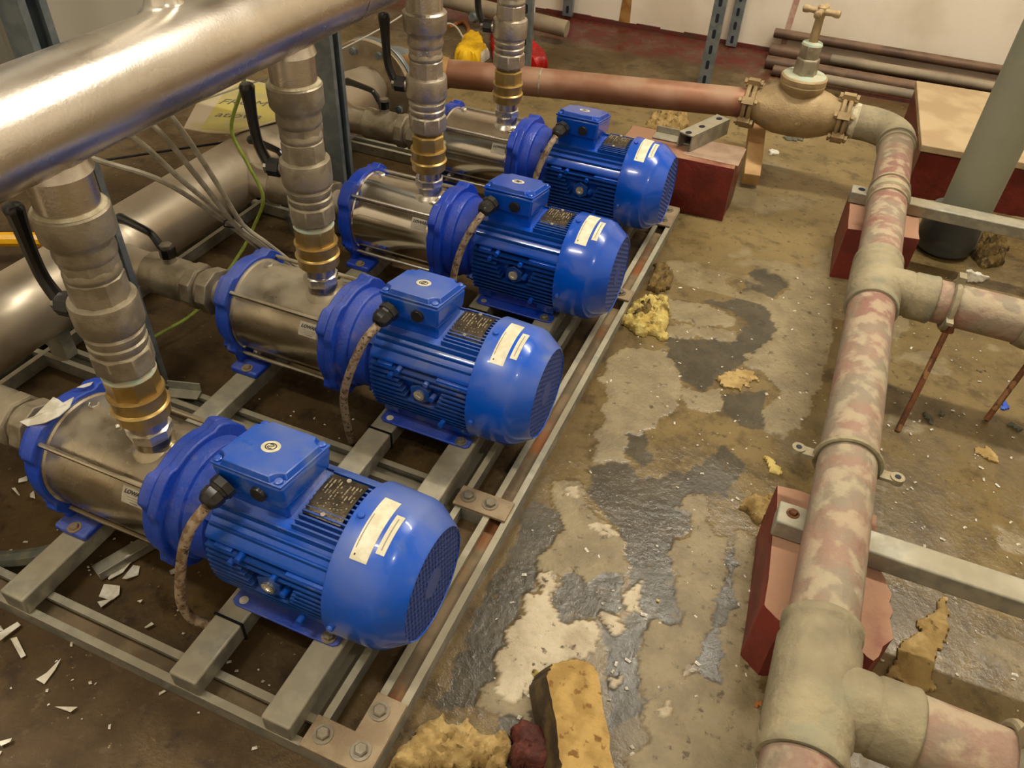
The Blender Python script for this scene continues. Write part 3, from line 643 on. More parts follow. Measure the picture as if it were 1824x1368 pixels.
    def wrap(x0, x1, a0, a1, rr_, m_, nm, par):
        n = 12; vs = []; fs = []
        for i in range(n+1):
            a = math.radians(a0+(a1-a0)*i/n)
            for x, r_ in ((x0, rr_(x0)), (x1, rr_(x1)), (x1, rr_(x1)-.001), (x0, rr_(x0)-.001)): vs.append((x, AX+r_*math.cos(a), AZ+r_*math.sin(a)))
        for i in range(n):
            for k in range(4): fs.append((i*4+k, i*4+(k+1) % 4, i*4+4+(k+1) % 4, i*4+4+k))
        fs += [(0, 1, 2, 3), tuple(4*n+k for k in (3, 2, 1, 0))]
        return G().add(vs, fs).build(nm, m_, par, ang=50)
    rf = lambda x: rc+.0025-(x-.489)*.0025/.057+.0006
    rf2 = lambda x: rf(x)+.0002
    wrap(.508, .530, 75, 126, rf, 'sticker', 'rating_sticker', fc)
    wrap(.535, .546, 86, 117, rf, 'sticker', 'serial_sticker', fc)
    rr = random.Random(3)
    g = G()
    for k in range(11): a = 88+k*3.0; wrap(.5105, .5105+rr.uniform(.002, .0045), a, a+1.5, rf2, 'ink faint', 'q', fc) if False else None
    wrap(.5102, .5115, 92, 118, rf2, 'ink faint', 'sticker_print', fc)
    wrap(.5395, .5412, 89, 114, rf2, 'ink faint', 'sticker_print', fc)
    wrap(.5115, .5135, 121.5, 123, rf2, 'ink', 'sticker_print', fc)
    # motor feet
    for s in (-1, 1):
        P = [(.320, AX+s*.058), (.330, AX+s*.052), (.470, AX+s*.052), (.484, AX+s*.060), (.484, AX+s*.077), (.478, AX+s*.082), (.445, AX+s*.083), (.36, AX+s*.083), (.328, AX+s*.083), (.320, AX+s*.078)]
        g = G().prism(P, 'z', .0005, .0045)
        g.prism([(AX+s*.058, .001), (AX+s*.0545, .001), (AX+s*.036, .030), (AX+s*.040, .031)], 'x', .334, .468)
        fp = g.build('motor_foot', cb, t, bevel=.0015)
        G().lathe([(.0044, .0062), (.0049, .0062)], 'z', (.335, AX+s*.073, 0), 20).build('foot_hole', 'sticker' if dusty else 'galvanised', fp)
        bolt(G(), .468, AX+s*.073, .0045, .0068, .007).build('foot_bolt', 'bolt steel', fp)
    return t
PY = (0, .3918, .7735, 1.162)
pump_labels = ('blue motor pump nearest the camera, with white paint flakes on its dusty barrel',
               'second blue motor pump from the camera, dusty steel barrel, between nearest pump and shiny ones',
               'third blue motor pump, shiny steel barrel, right in front of the farthest pump',
               'farthest blue motor pump, beside the red block and below the straight copper pipe')
dusty_proto = make_pump(pump_labels[0], True, 0)
clean_proto = make_pump(pump_labels[2], False, 2)
second = copy_tree(dusty_proto); fourth = copy_tree(clean_proto)
for o, k in ((dusty_proto, 0), (second, 1), (clean_proto, 2), (fourth, 3)):
    o.location = (0, PY[k], 0); o['label'] = pump_labels[k]; o['group'] = 'blue booster pumps in a row on the frame'
# each pump's supply cable: gland, down past the flange to the floor
cpaths = (((.333, -.078, .206), (.322, -.098, .185), (.308, -.108, .145), (.290, -.112, .085), (.279, -.115, .035), (.276, -.112, -.004), (.284, -.108, -.022), (.300, -.105, -.026), (.316, -.102, -.027)),
          ((.333, -.078, .206), (.320, -.100, .185), (.300, -.116, .13), (.283, -.118, .07), (.276, -.108, .0), (.275, -.100, -.050)),
          ((.333, -.078, .206), (.322, -.098, .185), (.305, -.112, .14), (.292, -.118, .08), (.289, -.112, .02), (.292, -.100, -.052)),
          ((.333, -.078, .206), (.324, -.096, .185), (.310, -.110, .14), (.300, -.118, .09), (.296, -.112, .03), (.296, -.100, -.052)))
cl = ('grey braided power cable curling under the nearest pump', 'rust-streaked power cable dropping to the floor from the second pump',
      'speckled grey power cable hanging from the third pump terminal box', 'speckled power cable at the farthest pump, partly hidden by the third pump')
for k in range(4):
    g = G().tube([(x, y+PY[k], z) for x, y, z in spline(cpaths[k], 7)], .0068, 12)
    tag(g.build('power_cable', 'cable sheath'), cl[k], 'cable', 'pump power cables')
# straps round the support strut beneath the motors
tl = ('black cable tie round the strut under the nearest pump motor', 'black cable tie round the strut under the second pump motor', 'black cable tie round the strut under the third pump motor')
for k in range(3):
    y = PY[k]-.098; g = G()
    for (a, b) in (((.309, 0), (.355, .0)),): g.box(.3098, .3542, y-.0018, y+.0018, -.0002, .0014)
    g.box(.3527, .3545, y-.0018, y+.0018, -.033, .001); g.box(.3096, .3113, y-.0018, y+.0018, -.033, .001); g.box(.3096, .3545, y-.0018, y+.0018, -.034, -.0317)
    tag(g.build('cable_tie', 'black plastic'), tl[k], 'cable tie', 'ties round the support strut')

# ------------------------------------------------------------------ discharge risers
def lever(par, base, axis_dir, path, wdt=.011):
    """black ball-valve lever: hub, boss and a flat bent handle"""
    b = Vector(base); d = Vector(axis_dir).normalized()
    G().tube([b-d*.004, b+d*.012], .0105, 16).build('valve_stem', 'nickel', par)
    h = G().tube([b+d*.006, b+d*.024], .0145, 8).build('lever_hub', 'black lever', par)
    G().tube([b+d*.023, b+d*.030], .0115, 6).build('lever_nut', 'bolt steel', par)
    pts = spline(path, 5); n = len(pts); rs = [wdt*(.72+.35*(abs(i/(n-1)-.5)*2)**2) for i in range(n)]
    d_ = (pts[-1]-pts[-2]).normalized(); pts += [pts[-1]+d_*.004, pts[-1]+d_*.006]; rs += [rs[-1]*.8, rs[-1]*.4]
    o = G().tube(pts, rs, 10).build('lever_handle', 'black lever', par); return h
def make_riser(dusty):
    t = thing('discharge_riser', 'x', 'pipe fitting')
    nk = 'nickel dusty' if dusty else 'nickel'
    g = G().lathe([(.196, .0275), (.200, .0285), (.211, .0285), (.213, .0255)], 'z', (0, 0, 0), 8).build('steel_hex_nipple', 'chrome', t)
    G().lathe([(.212, .0245), (.228, .0235), (.232, .026)], 'z').build('steel_nipple', 'brushed steel', t)
    G().lathe([(.229, .0285), (.231, .0325), (.246, .0335), (.249, .0355), (.2515, .0335), (.252, .0325), (.268, .0325), (.271, .0345), (.2735, .0335), (.274, .0300)], 'z').build('brass_check_valve', 'brass', t)
    G().lathe([(.272, .0315), (.299, .0315), (.302, .029)], 'z', (0, 0, 0), 8, ph=.1).build('brass_union', 'brass', t)
    if dusty: G().lathe([(.299, .0305), (.301, .0318), (.304, .0308), (.305, .029)], 'z').build('lime_ring', 'verdigris', t)
    G().lathe([(.302, .026), (.306, .0280), (.311, .0355), (.337, .0355), (.341, .032)], 'z', (0, 0, 0), 8, ph=.35).build('union_nut', nk, t, bevel=.0015)
    G().lathe([(.340, .031), (.345, .0335), (.351, .0335), (.353, .0315), (.358, .0335), (.364, .0335), (.367, .031), (.371, .036), (.376, .0375), (.405, .0375), (.409, .0365), (.4115, .031)], 'z').build('valve_body', nk, t)
    G().lathe([(.409, .0315), (.438, .031), (.440, .029)], 'z', (0, 0, 0), 10, ph=.2).build('valve_hex', nk, t)
    G().lathe([(.439, .0285), (.442, .0305), (.446, .0305), (.452, .0285)], 'z').build('thread_ring', nk, t)
    G().lathe([(.451, .0305), (.462, .0305)], 'z', (0, 0, 0), 8).build('adapter_hex', nk, t)
    G().lathe([(.461, .029), (.464, .0315), (.470, .0325), (.478, .0315), (.483, .0325), (.487, .036), (.491, .0382), (.513, .0385), (.5185, .0385), (.5215, .035)], 'z').build('collar', nk, t)
    G().lathe([(.520, .0318), (.574, .0318)], 'z').build('stub_pipe', 'brushed steel', t)
    if dusty: G().lathe([(.519, .0345), (.521, .0365), (.5235, .033)], 'z').build('lime_ring', 'lime scale', t)
    # lever on the -x side
    M0 = Vector((-.030, -.006, .392))
    lever(t, (-.034, -.006, .388), (-1, -.15, 0), [(-.050, -.008, .384), (-.060, -.009, .392), (-.071, -.010, .418), (-.074, -.010, .45), (-.075, -.009, .48), (-.076, -.008, .503)], .0105)
    return t
rl = ('leftmost valve stack, tarnished, rising from the nearest pump to the steel manifold',
      'second valve stack from the left, brass ring section, on the second pump',
      'third valve stack from the left, on the third pump, greenish stain at its valve',
      'rightmost valve stack at the top of the photo, on the farthest pump')
rd = make_riser(True); rcln = make_riser(False)
rs_ = [rd, copy_tree(rd), rcln, copy_tree(rcln)]
for k, o in enumerate(rs_):
    o.location = (.182, PY[k]-.002, 0); o['label'] = rl[k]; o['group'] = 'valve stacks between pumps and manifold'
# the manifold
mt = thing('discharge_manifold', 'large stainless pipe crossing the upper left above all valve stacks', 'pipe')
G().lathe([(-.75, .0505), (1.32, .0505), (1.335, .045), (1.34, .02)], 'y', (.182, 0, .613), 72).build('manifold_pipe', 'brushed steel', mt)
for k in range(4):
    G().lathe([(.560, .0355), (.566, .0335), (.572, .0322)], 'z', (.182, PY[k]-.002, 0)).build('branch_weld', 'brushed steel', mt)
g = G().lathe([(.655, .030), (.663, .022), (.668, .0195), (.80, .0195)], 'z', (.165, .205, 0)); g.build('top_branch', 'chrome', mt)
for y in (.52, .9): G().lathe([(y, .0509), (y+.002, .0511), (y+.004, .0509)], 'y', (.182, 0, .613), 72, cap=False).build('weld_seam', 'stained steel', mt)

# ------------------------------------------------------------------ suction side
SX = -.317
sm = thing('suction_manifold', 'low stainless pipe running behind the pump inlets, lower left', 'pipe')
G().lathe([(-.8, .068), (1.30, .068), (1.345, .062), (1.366, .060)], 'y', (SX, 0, .098), 64).build('manifold_pipe', 'stained steel', sm)
fl1 = G().lathe([(1.364, .058), (1.366, .128), (1.382, .128), (1.383, .03)], 'y', (SX, 0, .098), 56).build('flange', 'stained steel', sm, bevel=.002)
fl2 = G().lathe([(1.386, .03), (1.3865, .128), (1.402, .128), (1.404, .066), (1.54, .064), (1.57, .050), (1.58, .02)], 'y', (SX, 0, .098), 56).build('flange', 'galvanised clean', sm, bevel=.002)
for k in range(8):
    a = 2*PI*(k+.5)/8
    g = G().tube([(SX+.103*math.cos(a), 1.352, .098+.103*math.sin(a)), (SX+.103*math.cos(a), 1.415, .098+.103*math.sin(a))], .0055, 8)
    g.lathe([(1.354, .0105), (1.365, .0105)], 'y', (SX+.103*math.cos(a), 0, .098+.103*math.sin(a)), 6); g.lathe([(1.402, .0105), (1.412, .0105)], 'y', (SX+.103*math.cos(a), 0, .098+.103*math.sin(a)), 6)
    g.build('flange_bolt', 'galvanised clean', sm)
for y in (.42, -.1): G().lathe([(y, .0682), (y+.012, .0686), (y+.05, .0684), (y+.055, .068)], 'y', (SX, 0, .098), 64, cap=False).build('joint_band', 'stained steel', sm)
# the manifold stands on saddles
for y in (.2465, .905): G().box(SX-.02, SX+.02, y-.012, y+.012, RZ1, .034).build('saddle_block', 'galvanised', sm)

def make_inlet():
    t = thing('inlet_valve', 'x', 'valve'); X_ = 0; C_ = (0, 0, .098)
    G().lathe([(-.262, .040), (-.250, .034), (-.20, .033)], 'x', C_).build('branch_pipe', 'stained steel', t)
    G().lathe([(-.203, .036), (-.200, .0385), (-.188, .0385), (-.180, .036), (-.160, .0385), (-.130, .0385), (-.122, .036), (-.115, .038), (-.108, .038), (-.104, .034)], 'x', C_).build('valve_body', 'nickel dusty', t)
    G().lathe([(-.106, .0425), (-.086, .0425), (-.083, .038)], 'x', C_, 8, ph=.2).build('valve_hex', 'nickel dusty', t, bevel=.0015)
    G().lathe([(-.083, .033), (-.078, .036), (-.072, .036), (-.070, .031)], 'x', C_).build('valve_ring', 'nickel dusty', t)
    G().lathe([(-.071, .0435), (-.050, .0435), (-.047, .038)], 'x', C_, 8).build('union_nut', 'nickel dusty', t, bevel=.0015)
    G().lathe([(-.048, .0265), (-.010, .0255), (-.002, .027), (.004, .03)], 'x', C_).build('nipple', 'stained steel', t)
    G().lathe([(.130, .015), (.136, .012), (.142, .012)], 'z', (-.150, 0, 0), 24).build('stem_boss', 'nickel dusty', t)
    lever(t, (-.150, 0, .140), (0, 0, 1), [(-.150, 0, .152), (-.163, .002, .158), (-.178, .004, .176), (-.192, .006, .182), (-.240, .012, .186), (-.262, .015, .186)], .0095)
    return t
il = ('nearest inlet valve, at the left edge, dusty coupling on the nearest pump', 'inlet valve of the second pump, with a black lever, left of its blue end plate',
      'inlet valve of the third pump, mostly hidden behind the second valve stack', 'inlet valve of the farthest pump, dusty, black lever above it')
iv = make_inlet(); ivs = [iv]+[copy_tree(iv) for _ in range(3)]
for k, o in enumerate(ivs): o.location = (.0, PY[k]+AX-.002, 0); o['label'] = il[k]; o['group'] = 'inlet valves on the suction pipe'

# ------------------------------------------------------------------ upright posts and cabinet
def strut_post(name, label, x, y, z0, z1):
    h = .0205
    P = [(-h, -h), (h, -h), (h, -h+.011), (h-.007, -h+.011), (h-.007, -h+.008), (h-.003, -h+.008), (h-.003, -h+.003), (-h+.003, -h+.003), (-h+.003, h-.003),
         (h-.003, h-.003), (h-.003, h-.008), (h-.007, h-.008), (h-.007, h-.011), (h, h-.011), (h, h), (-h, h)]
    o = G().prism([(x+a, y+b) for a, b in P], 'z', z0, z1).build(name, 'galvanised clean')
    return tag(o, label, 'post', 'upright channel posts standing on the frame')
strut_post('channel_post', 'grey channel post at the top left corner, behind the nearest valve stack', -.112, .2465, RZ1, 1.25)
strut_post('channel_post', 'grey channel post standing between the second and third valve stacks', -.117, .905, RZ1, 1.25)
cab = thing('control_cabinet', 'plain grey cabinet in the top left corner above the steel pipe', 'cabinet')
G().box(-.42, -.16, -.35, 1.0, .45, 1.25).build('cabinet_body', 'cabinet grey', cab, bevel=.006)
G().box(-.1598, -.157, -.33, .98, .465, 1.23).build('cabinet_door', 'cabinet grey', cab, bevel=.001)

# ------------------------------------------------------------------ cables and tag
def wire(name, pts, r, m, label, cat='cable', group=None, n=8):
    return tag(G().tube(spline(pts, n), r, 8).build(name, m), label, cat, group)
gl = ('grey cable nearest the camera in the bundle dropping from the manifold to the second pump', 'second grey cable of the bundle below the manifold, bending to the second pump',
      'third grey cable of the bundle below the manifold', 'steepest grey cable of the bundle below the manifold')
starts = (((-.12, .22, .44), (-.0695, .25, .408), (-.030, .32, .352)), ((-.06, .26, .47), (-.0164, .28, .4375), (-.018, .345, .345)), ((-.03, .29, .48), (.0086, .30, .4474), (.005, .36, .34)), ((-.01, .31, .50), (.0233, .32, .4553), (.010, .385, .33)))
offs = ((-.015, 0, 0), (-.005, .004, .004), (.005, .002, -.003), (.0155, .006, .003))
for k in range(4):
    o_ = offs[k]; b_ = [(-.0374, .45, .2114), (-.012, .475, .165), (.012, .50, .12), (.05, .53, .06), (.10, .56, -.02), (.14, .58, -.045)]
    wire('control_cable', list(starts[k])+[(x+o_[0], y+o_[1], z+o_[2]) for x, y, z in b_], .0042, 'grey cable', gl[k], 'cable', 'grey control cables below the manifold')
wire('cable_tie', [(-.054, .445, .206), (-.044, .440, .222), (-.026, .450, .226), (-.018, .460, .216), (-.026, .462, .204), (-.042, .456, .201), (-.054, .445, .206)], .0013, 'black plastic', 'black cable tie round the grey cable bundle', 'cable tie', n=4)
wire('earth_wire', [(-.06, .60, .46), (-.095, .6, .388), (-.135, .6, .308), (-.1135, .6, .247), (-.09, .6, .182), (-.12, .595, .115), (-.135, .55, .065), (-.164, .44, -.006), (-.196, .35, -.023), (-.22, .33, -.053)], .0034, 'green wire', 'green and yellow earth wire hanging left of the second valve stack', 'wire')
wire('thin_wire', [(-.35, .70, .27), (-.22, .88, .31), (-.14, 1.0, .34), (-.05, 1.15, .40), (.02, 1.3, .50), (.06, 1.4, .62)], .0017, 'white wire', 'thin grey wire strung across in front of the channel post', 'wire')
wire('floor_conduit', [(-.62, -.30, -.035), (-.22, -.20, -.037), (.0, -.11, -.037), (.04, .02, -.037), (-.02, .2, -.037)][:4], .013, 'grey debris', 'thick dark cable lying on the floor under the nearest pump inlet', 'cable')
wire('black_cable', [(-.02, .58, -.03), (-.05, .66, -.02), (-.13, .74, .0), (-.20, .80, .01)], .009, 'grey debris', 'dark hose end between the second and third inlet valves', 'cable')
wire('black_rod', [(-.9, .60, .03), (-.62, .86, .05), (-.5, .98, .055)], .003, 'black plastic', 'thin black rod behind the suction pipe', 'rod')
tg = thing('notice_card', 'worn yellow and white card with marker writing behind the second valve stack', 'card')
def place_card():
    G().prism([(-.4485, .795), (-.39, .800), (-.337, .823), (-.289, .934), (-.30, 1.10), (-.58, 1.10), (-.575, 1.03)], 'z', .1705, .1725).build('card_sheet', 'card', tg)
    G().prism([(-.412, .808), (-.345, .830), (-.298, .936), (-.31, 1.09), (-.51, 1.09), (-.50, 1.0)], 'z', .1726, .1731).build('yellow_patch', 'card yellow', tg)
    M = frame3((0, 0, .1733), (.93, .35, 0), (-.35, .93, 0))
    text('atlov a', .040, 'ink marker', tg, Matrix.Translation((-.385, .905, 0)) @ M, ital=True)
    text('FROM /AU', .042, 'ink marker', tg, Matrix.Translation((-.385, .985, 0)) @ M, ital=True)
place_card()
yl = thing('yellow_lever', 'yellow valve lever at the left edge beyond the suction pipe', 'lever')
yl.location = (0, 0, 0)
G().tube(spline([(-.90, .34, .0), (-.78, .40, .004), (-.66, .465, .004), (-.60, .50, -.002), (-.585, .51, -.02), (-.58, .515, FZ+.006)], 5), .016, 10).build('lever_grip', 'yellow plastic', yl)

# ------------------------------------------------------------------ right hand copper pipework
cpz = .141; rp = .0398
def px(y): return 1.030+(y-.05)*.0115
rh = thing('copper_pipework', 'large lime-scaled copper pipe down the right side with two tee branches', 'pipe')
def seg(y0, y1, r, name='pipe', m='scaled copper', ring=None):
    pts = [(px(y0), y0, cpz), (px(y1), y1, cpz)]
    return G().tube(pts, r, 40).build(name, m, rh, bevel=.0015 if m != 'scaled copper' else 0)
seg(-.45, -.06, rp); seg(.10, .83, rp); seg(.96, 1.60, rp)
def tee(yc, bx_end, hw=.075):
    g = G(); n = 40
    prof = [(-hw-.012, .044), (-hw-.010, .0455), (-hw, .0455), (-hw+.003, .0435), (-hw+.016, .0435), (-hw+.02, .0462), (hw-.02, .0462), (hw-.016, .0435), (hw-.003, .0435), (hw, .0455), (hw+.010, .0455), (hw+.012, .044)]
    g.tube([(px(yc+a), yc+a, cpz) for a, r in prof], [r for a, r in prof], n)
    b = [(0, .042), (.054, .042), (.060, .040), (.064, .0428), (.092, .0428), (.095, .0438), (.100, .0438), (.103, .041)]
    g.tube([(px(yc)+a, yc-.002, cpz) for a, r in b], [r for a, r in b], n)
    return g.build('tee', 'scaled fitting', rh, ang=50)
t1 = tee(.028, 0); t2 = tee(.895, 0)
G().tube([(px(.028)+.095, .027, cpz), (2.55, -.02, cpz)], rp-.001, 40).build('branch_pipe', 'scaled copper', rh)
G().tube([(px(.895)+.095, .894, cpz), (2.55, .88, cpz)], rp-.001, 40).build('branch_pipe', 'scaled copper', rh)
G().tube([(1.285, .891, cpz), (1.30, .891, cpz), (1.35, .891, cpz), (1.36, .891, cpz)], [.041, .0445, .0445, .041], 32).build('coupling', 'scaled fitting', rh)
def ring(y, r=.0435, wd=.006, m='scaled fitting', nm='pipe_ring'):
    pts = [(px(y-wd), y-wd, cpz), (px(y-wd*.7), y-wd*.7, cpz), (px(y+wd*.7), y+wd*.7, cpz), (px(y+wd), y+wd, cpz)]
    return G().tube(pts, [rp, r, r, rp], 40).build(nm, m, rh)
ring(1.275, .0448, .013); ring(1.312, .0435, .004); ring(1.238, .0435, .004)
ring(1.587, .0458, .008); ring(1.560, .0435, .004)
# elbow to the gate valve
Ec = (px(1.605)-.085, 1.6050)
el = []
for k in range(15):
    a = math.radians(0+90*k/14); el.append((Ec[0]+.085*math.cos(a), Ec[1]+.085*math.sin(a), cpz))
pts = [(px(1.58), 1.58, cpz)]+el+[(Ec[0]-.022, 1.690, cpz)]
pts = [(x, y+max(0, (px(1.62)-x))*.12*0, z) for x, y, z in pts]
G().tube(pts, [.0455]+[.0435]*15+[.0435], 40).build('elbow', 'scaled fitting', rh, ang=50)
G().tube([(Ec[0]-.018, 1.690, cpz), (Ec[0]-.026, 1.690, cpz), (Ec[0]-.034, 1.690, cpz)], [.0438, .045, .041], 40).build('lime_ring', 'lime scale', rh)
G().tube([(Ec[0]-.02, 1.690, cpz), (.905, 1.690, cpz)], rp, 40).build('pipe', 'scaled copper', rh)
# munsen clip ring with two ears
def clip(y):
    r = rp+.0035
    pts = []
    c = G()
    for s in (-1, 1):
        pts = [(px(y)+r*math.cos(a), y, cpz+r*math.sin(a)) for a in [math.radians(k*12) for k in range(0, 31)]]
    c.tube(pts, .0042, 8)
    for s in (-1, 1):
        x = px(y)+s*(r+.013); c.box(x-.012, x+.012, y-.0085, y+.0085, cpz-.006, cpz-.001)
        c.lathe([(cpz-.008, .0095), (cpz+.0015, .0095)], 'z', (px(y)+s*(r+.024), y, 0), 20)
    o = c.build('pipe_clip', 'scaled fitting', rh)
    for s in (-1, 1): G().lathe([(cpz+.0015, .0042), (cpz+.0021, .0042)], 'z', (px(y)+s*(r+.024), y, 0), 16).build('clip_hole', 'grille dark', o)
clip(.400)
def clipx(x, y0, nm='pipe_clip'):
    r = rp+.003; c = G(); c.tube([(x, y0+r*math.cos(a), cpz+r*math.sin(a)) for a in [math.radians(k*12) for k in range(31)]], .006, 8)
    c.box(x-.006, x+.006, y0-r-.02, y0-r, cpz-.006, cpz+.0); c.box(x-.006, x+.006, y0-.004, y0+.016, cpz+r-.002, cpz+r+.016)
    return c.build(nm, 'scaled fitting', rh)
clipx(1.222, .026)
clipx(1.170, .893)
rod = G().tube([(1.180, .872, .107), (1.166, .80, .01), (1.155, .750, FZ)], .0055, 10).build('support_rod', 'rusty iron', rh)
G().tube([(1.178, .876, .118), (1.181, .870, .098)], .011, 8).build('rod_boss', 'rusty iron', rh)
tag(G().tube([(1.350, .93, .098), (1.333, .90, .02), (1.309, .853, FZ+.003)], .0055, 10).build('hanger_rod', 'rusty iron'), 'dark rusty rod standing at the right edge near the blue scrap', 'rod')

# far copper pipe (from suction end to gate valve)
def fp_(x): return 1.502+(x+.17)*.205
fz_ = lambda x: .125+(x+.17)*.019
cp2 = thing('copper_pipe', 'straight reddish copper pipe behind the pumps leading to the gate valve', 'pipe')
def segx(a, b, r, nm, m, rr=None):
    n = 2 if rr is None else len(rr); xs_ = [a+(b-a)*i/(n-1) for i in range(n)]
    return G().tube([(x, fp_(x), fz_(x)) for x in xs_], rr or r, 40).build(nm, m, cp2)
segx(-.17, .668, .0380, 'pipe', 'old copper')
segx(-.27, -.14, .043, 'brass_end', 'brass end', [.039, .042, .0425, .0395, .0442, .0452, .0442, .041])
mat('solder joint', (150, 158, 140), (140, 120, 95), rough=.6, scale=80)
for x in (.045, .113):
    segx(x, x+.004, .0383, 'solder_ring', 'solder joint', [.0381, .0387, .0387, .0381])
segx(.048, .113, .0384, 'sleeve', 'old copper')

# gate valve
vx, vy = .790, 1.684
DZ = .035
gv = thing('gate_valve', 'dusty bronze gate valve with cross handle on the far copper pipe', 'valve')
def dirx(): return Vector((1, .02, 0))
g = G(); prof = [(-.120, .040), (-.112, .042), (-.097, .045), (-.075, .0545), (-.045, .0635), (0, .066), (.045, .0635), (.075, .0545), (.097, .045), (.112, .042), (.120, .040)]
g.tube([(vx+a, vy+a*.08, cpz) for a, r in prof], [r for a, r in prof], 44)
g.build('valve_body', 'old brass', gv, ang=60)
G().lathe([(.13, .043), (.150, .046), (.166, .052), (.172, .057), (.180, .058), (.184, .0555), (.1845, .058), (.196, .0585), (.200, .055)], 'z', (vx-.002, vy, DZ)).build('bonnet', 'old brass', gv)
G().lathe([(.199, .055), (.2015, .052), (.203, .03)], 'z', (vx-.002, vy, DZ)).build('bonnet_top', 'verdigris', gv)
G().lathe([(.201, .031), (.240, .030), (.243, .026)], 'z', (vx-.004, vy, DZ), 6, ph=.3).build('packing_nut', 'nickel dusty', gv, bevel=.002)
G().lathe([(.243, .0265), (.270, .0265), (.276, .0245)], 'z', (vx-.005, vy, DZ), 6, ph=.3).build('gland_nut', 'nickel dusty', gv, bevel=.002)
G().lathe([(.274, .026), (.279, .024), (.281, .014)], 'z', (vx-.005, vy, DZ)).build('gland_top', 'verdigris', gv)
hx = G().lathe([(.278, .011), (.300, .011), (.335, .010), (.348, .012), (.362, .0115), (.366, .008)], 'z', (vx-.005, vy, DZ), 16)
hb = hx.build('stem', 'old brass', gv)
for a in (-8, 82):
    M = Matrix.Translation((vx-.005, vy, .352+DZ)) @ Matrix.Rotation(math.radians(a), 4, 'Z')
    G().lathe([(-.046, .004), (-.044, .0085), (-.036, .0095), (-.026, .007), (-.010, .0085), (.010, .0085), (.026, .007), (.036, .0095), (.044, .0085), (.046, .004)], 'x', (0, 0, 0), 16, M).build('cross_handle', 'old brass', gv)
text('3/1/9 KITZ 80'.replace('KITZ ', ''), .014, 'old brass', gv, frame3((vx, vy-.0635, .133), (1, 0, 0), (0, .25, 1)), ext=.0012)
for s in (-1, 1):
    xc = vx+s*.120; yc = vy+s*.010; cg = G()
    for q in (-1, 1):
        x = xc+q*.0075
        cg.tube([(x, yc+.049*math.cos(a), cpz+.049*math.sin(a)) for a in [2*PI*k/28 for k in range(29)]], .0062, 8)
    cl_ = cg.build('coupling_clamp', 'old brass', gv)
    for an in (35, 155, 215, 335, 95, 275):
        a = math.radians(an); y = yc+.058*math.cos(a); z = cpz+.058*math.sin(a)
        b_ = G().box(xc-.015, xc+.015, -.0075, .0075, -.009, .009, Matrix.Translation((0, y, z)) @ Matrix.Rotation(a, 4, 'X')); 
        b_.tube([(xc-.022, y, z), (xc+.022, y, z)], .0045, 8); b_.lathe([(xc-.024, .008), (xc-.017, .008)], 'x', (0, y, z), 6); b_.lathe([(xc+.017, .008), (xc+.024, .008)], 'x', (0, y, z), 6)
        b_.build('clamp_bolt', 'old brass', cl_)

# ------------------------------------------------------------------ plinths, struts, post
def block(name, pts, z0, z1, m, label, cat='plinth', group='red painted blocks', top=None, jag=0, sub=5):
    g = G(); rr = random.Random(len(label)); P = []
    n = len(pts)
    for i in range(n):
        a, b = Vector(pts[i]), Vector(pts[(i+1) % n])
        for k in range(sub): P.append(a.lerp(b, k/sub)+Vector((rr.uniform(-1, 1), rr.uniform(-1, 1)))*jag)
    m_ = len(P); lv = [(z0, 1.0), (z0+(z1-z0)*.5, 1.0), (z1-.004, 1.0), (z1, .985)]
    c = sum(P, Vector((0, 0)))/m_; vs = []
    for z, s in lv:
        for p in P: q_ = c+(p-c)*s; vs.append((q_.x+rr.uniform(-1, 1)*jag*.5, q_.y+rr.uniform(-1, 1)*jag*.5, z+(rr.uniform(-1, 1)*jag*.4 if z > z0 else 0)))
    fs = [(j*m_+i, j*m_+(i+1) % m_, (j+1)*m_+(i+1) % m_, (j+1)*m_+i) for j in range(3) for i in range(m_)]+[tuple(range(m_))[::-1], tuple(range(3*m_, 4*m_))]
    g.add(vs, fs); return tag(g.build(name, m, ang=30), label, cat, group)
block('painted_block', [(.972, .172), (1.0, .150), (1.055, .185), (1.085, .158), (1.110, .148), (1.130, .190), (1.126, .262), (1.105, .31), (1.098, .395), (.958, .392)], FZ, .066, 'red paint dusty', 'broken-edged red painted block under the near end of the scaled copper pipe', jag=.0018)
block('painted_block', [(.984, 1.235), (1.135, 1.262), (1.13, 1.44), (.975, 1.44)], FZ, .0705, 'red paint dusty', 'chipped red painted block under the copper pipe in front of the grey post', jag=.0015)
block('painted_block', [(.40, 1.372), (.700, 1.378), (.702, 1.520), (.40, 1.515)], FZ, .085, 'red paint', 'red painted block behind the farthest pump with a metal channel offcut on top', jag=.0015)
block('painted_block', [(1.128, 1.765), (1.62, 1.79), (1.62, 2.28), (1.10, 2.26)], FZ, .070, 'red paint', 'large red painted block against the pipes, right of the elbow', jag=.002)
tag(G().prism([(1.122, 1.758), (1.63, 1.785), (1.63, 2.29), (1.095, 2.27)], 'z', .0705, .089).build('paving_slab', 'tan slab', bevel=.002), 'tan slab lying on the large red block behind the elbow', 'slab')
tag(G().box(.565, .705, 1.40, 1.51, .0850, .0865).build('grey_strip', 'pink dust', bevel=.0005), 'dusty flat plate on top of the red block behind the farthest pump', 'plate')
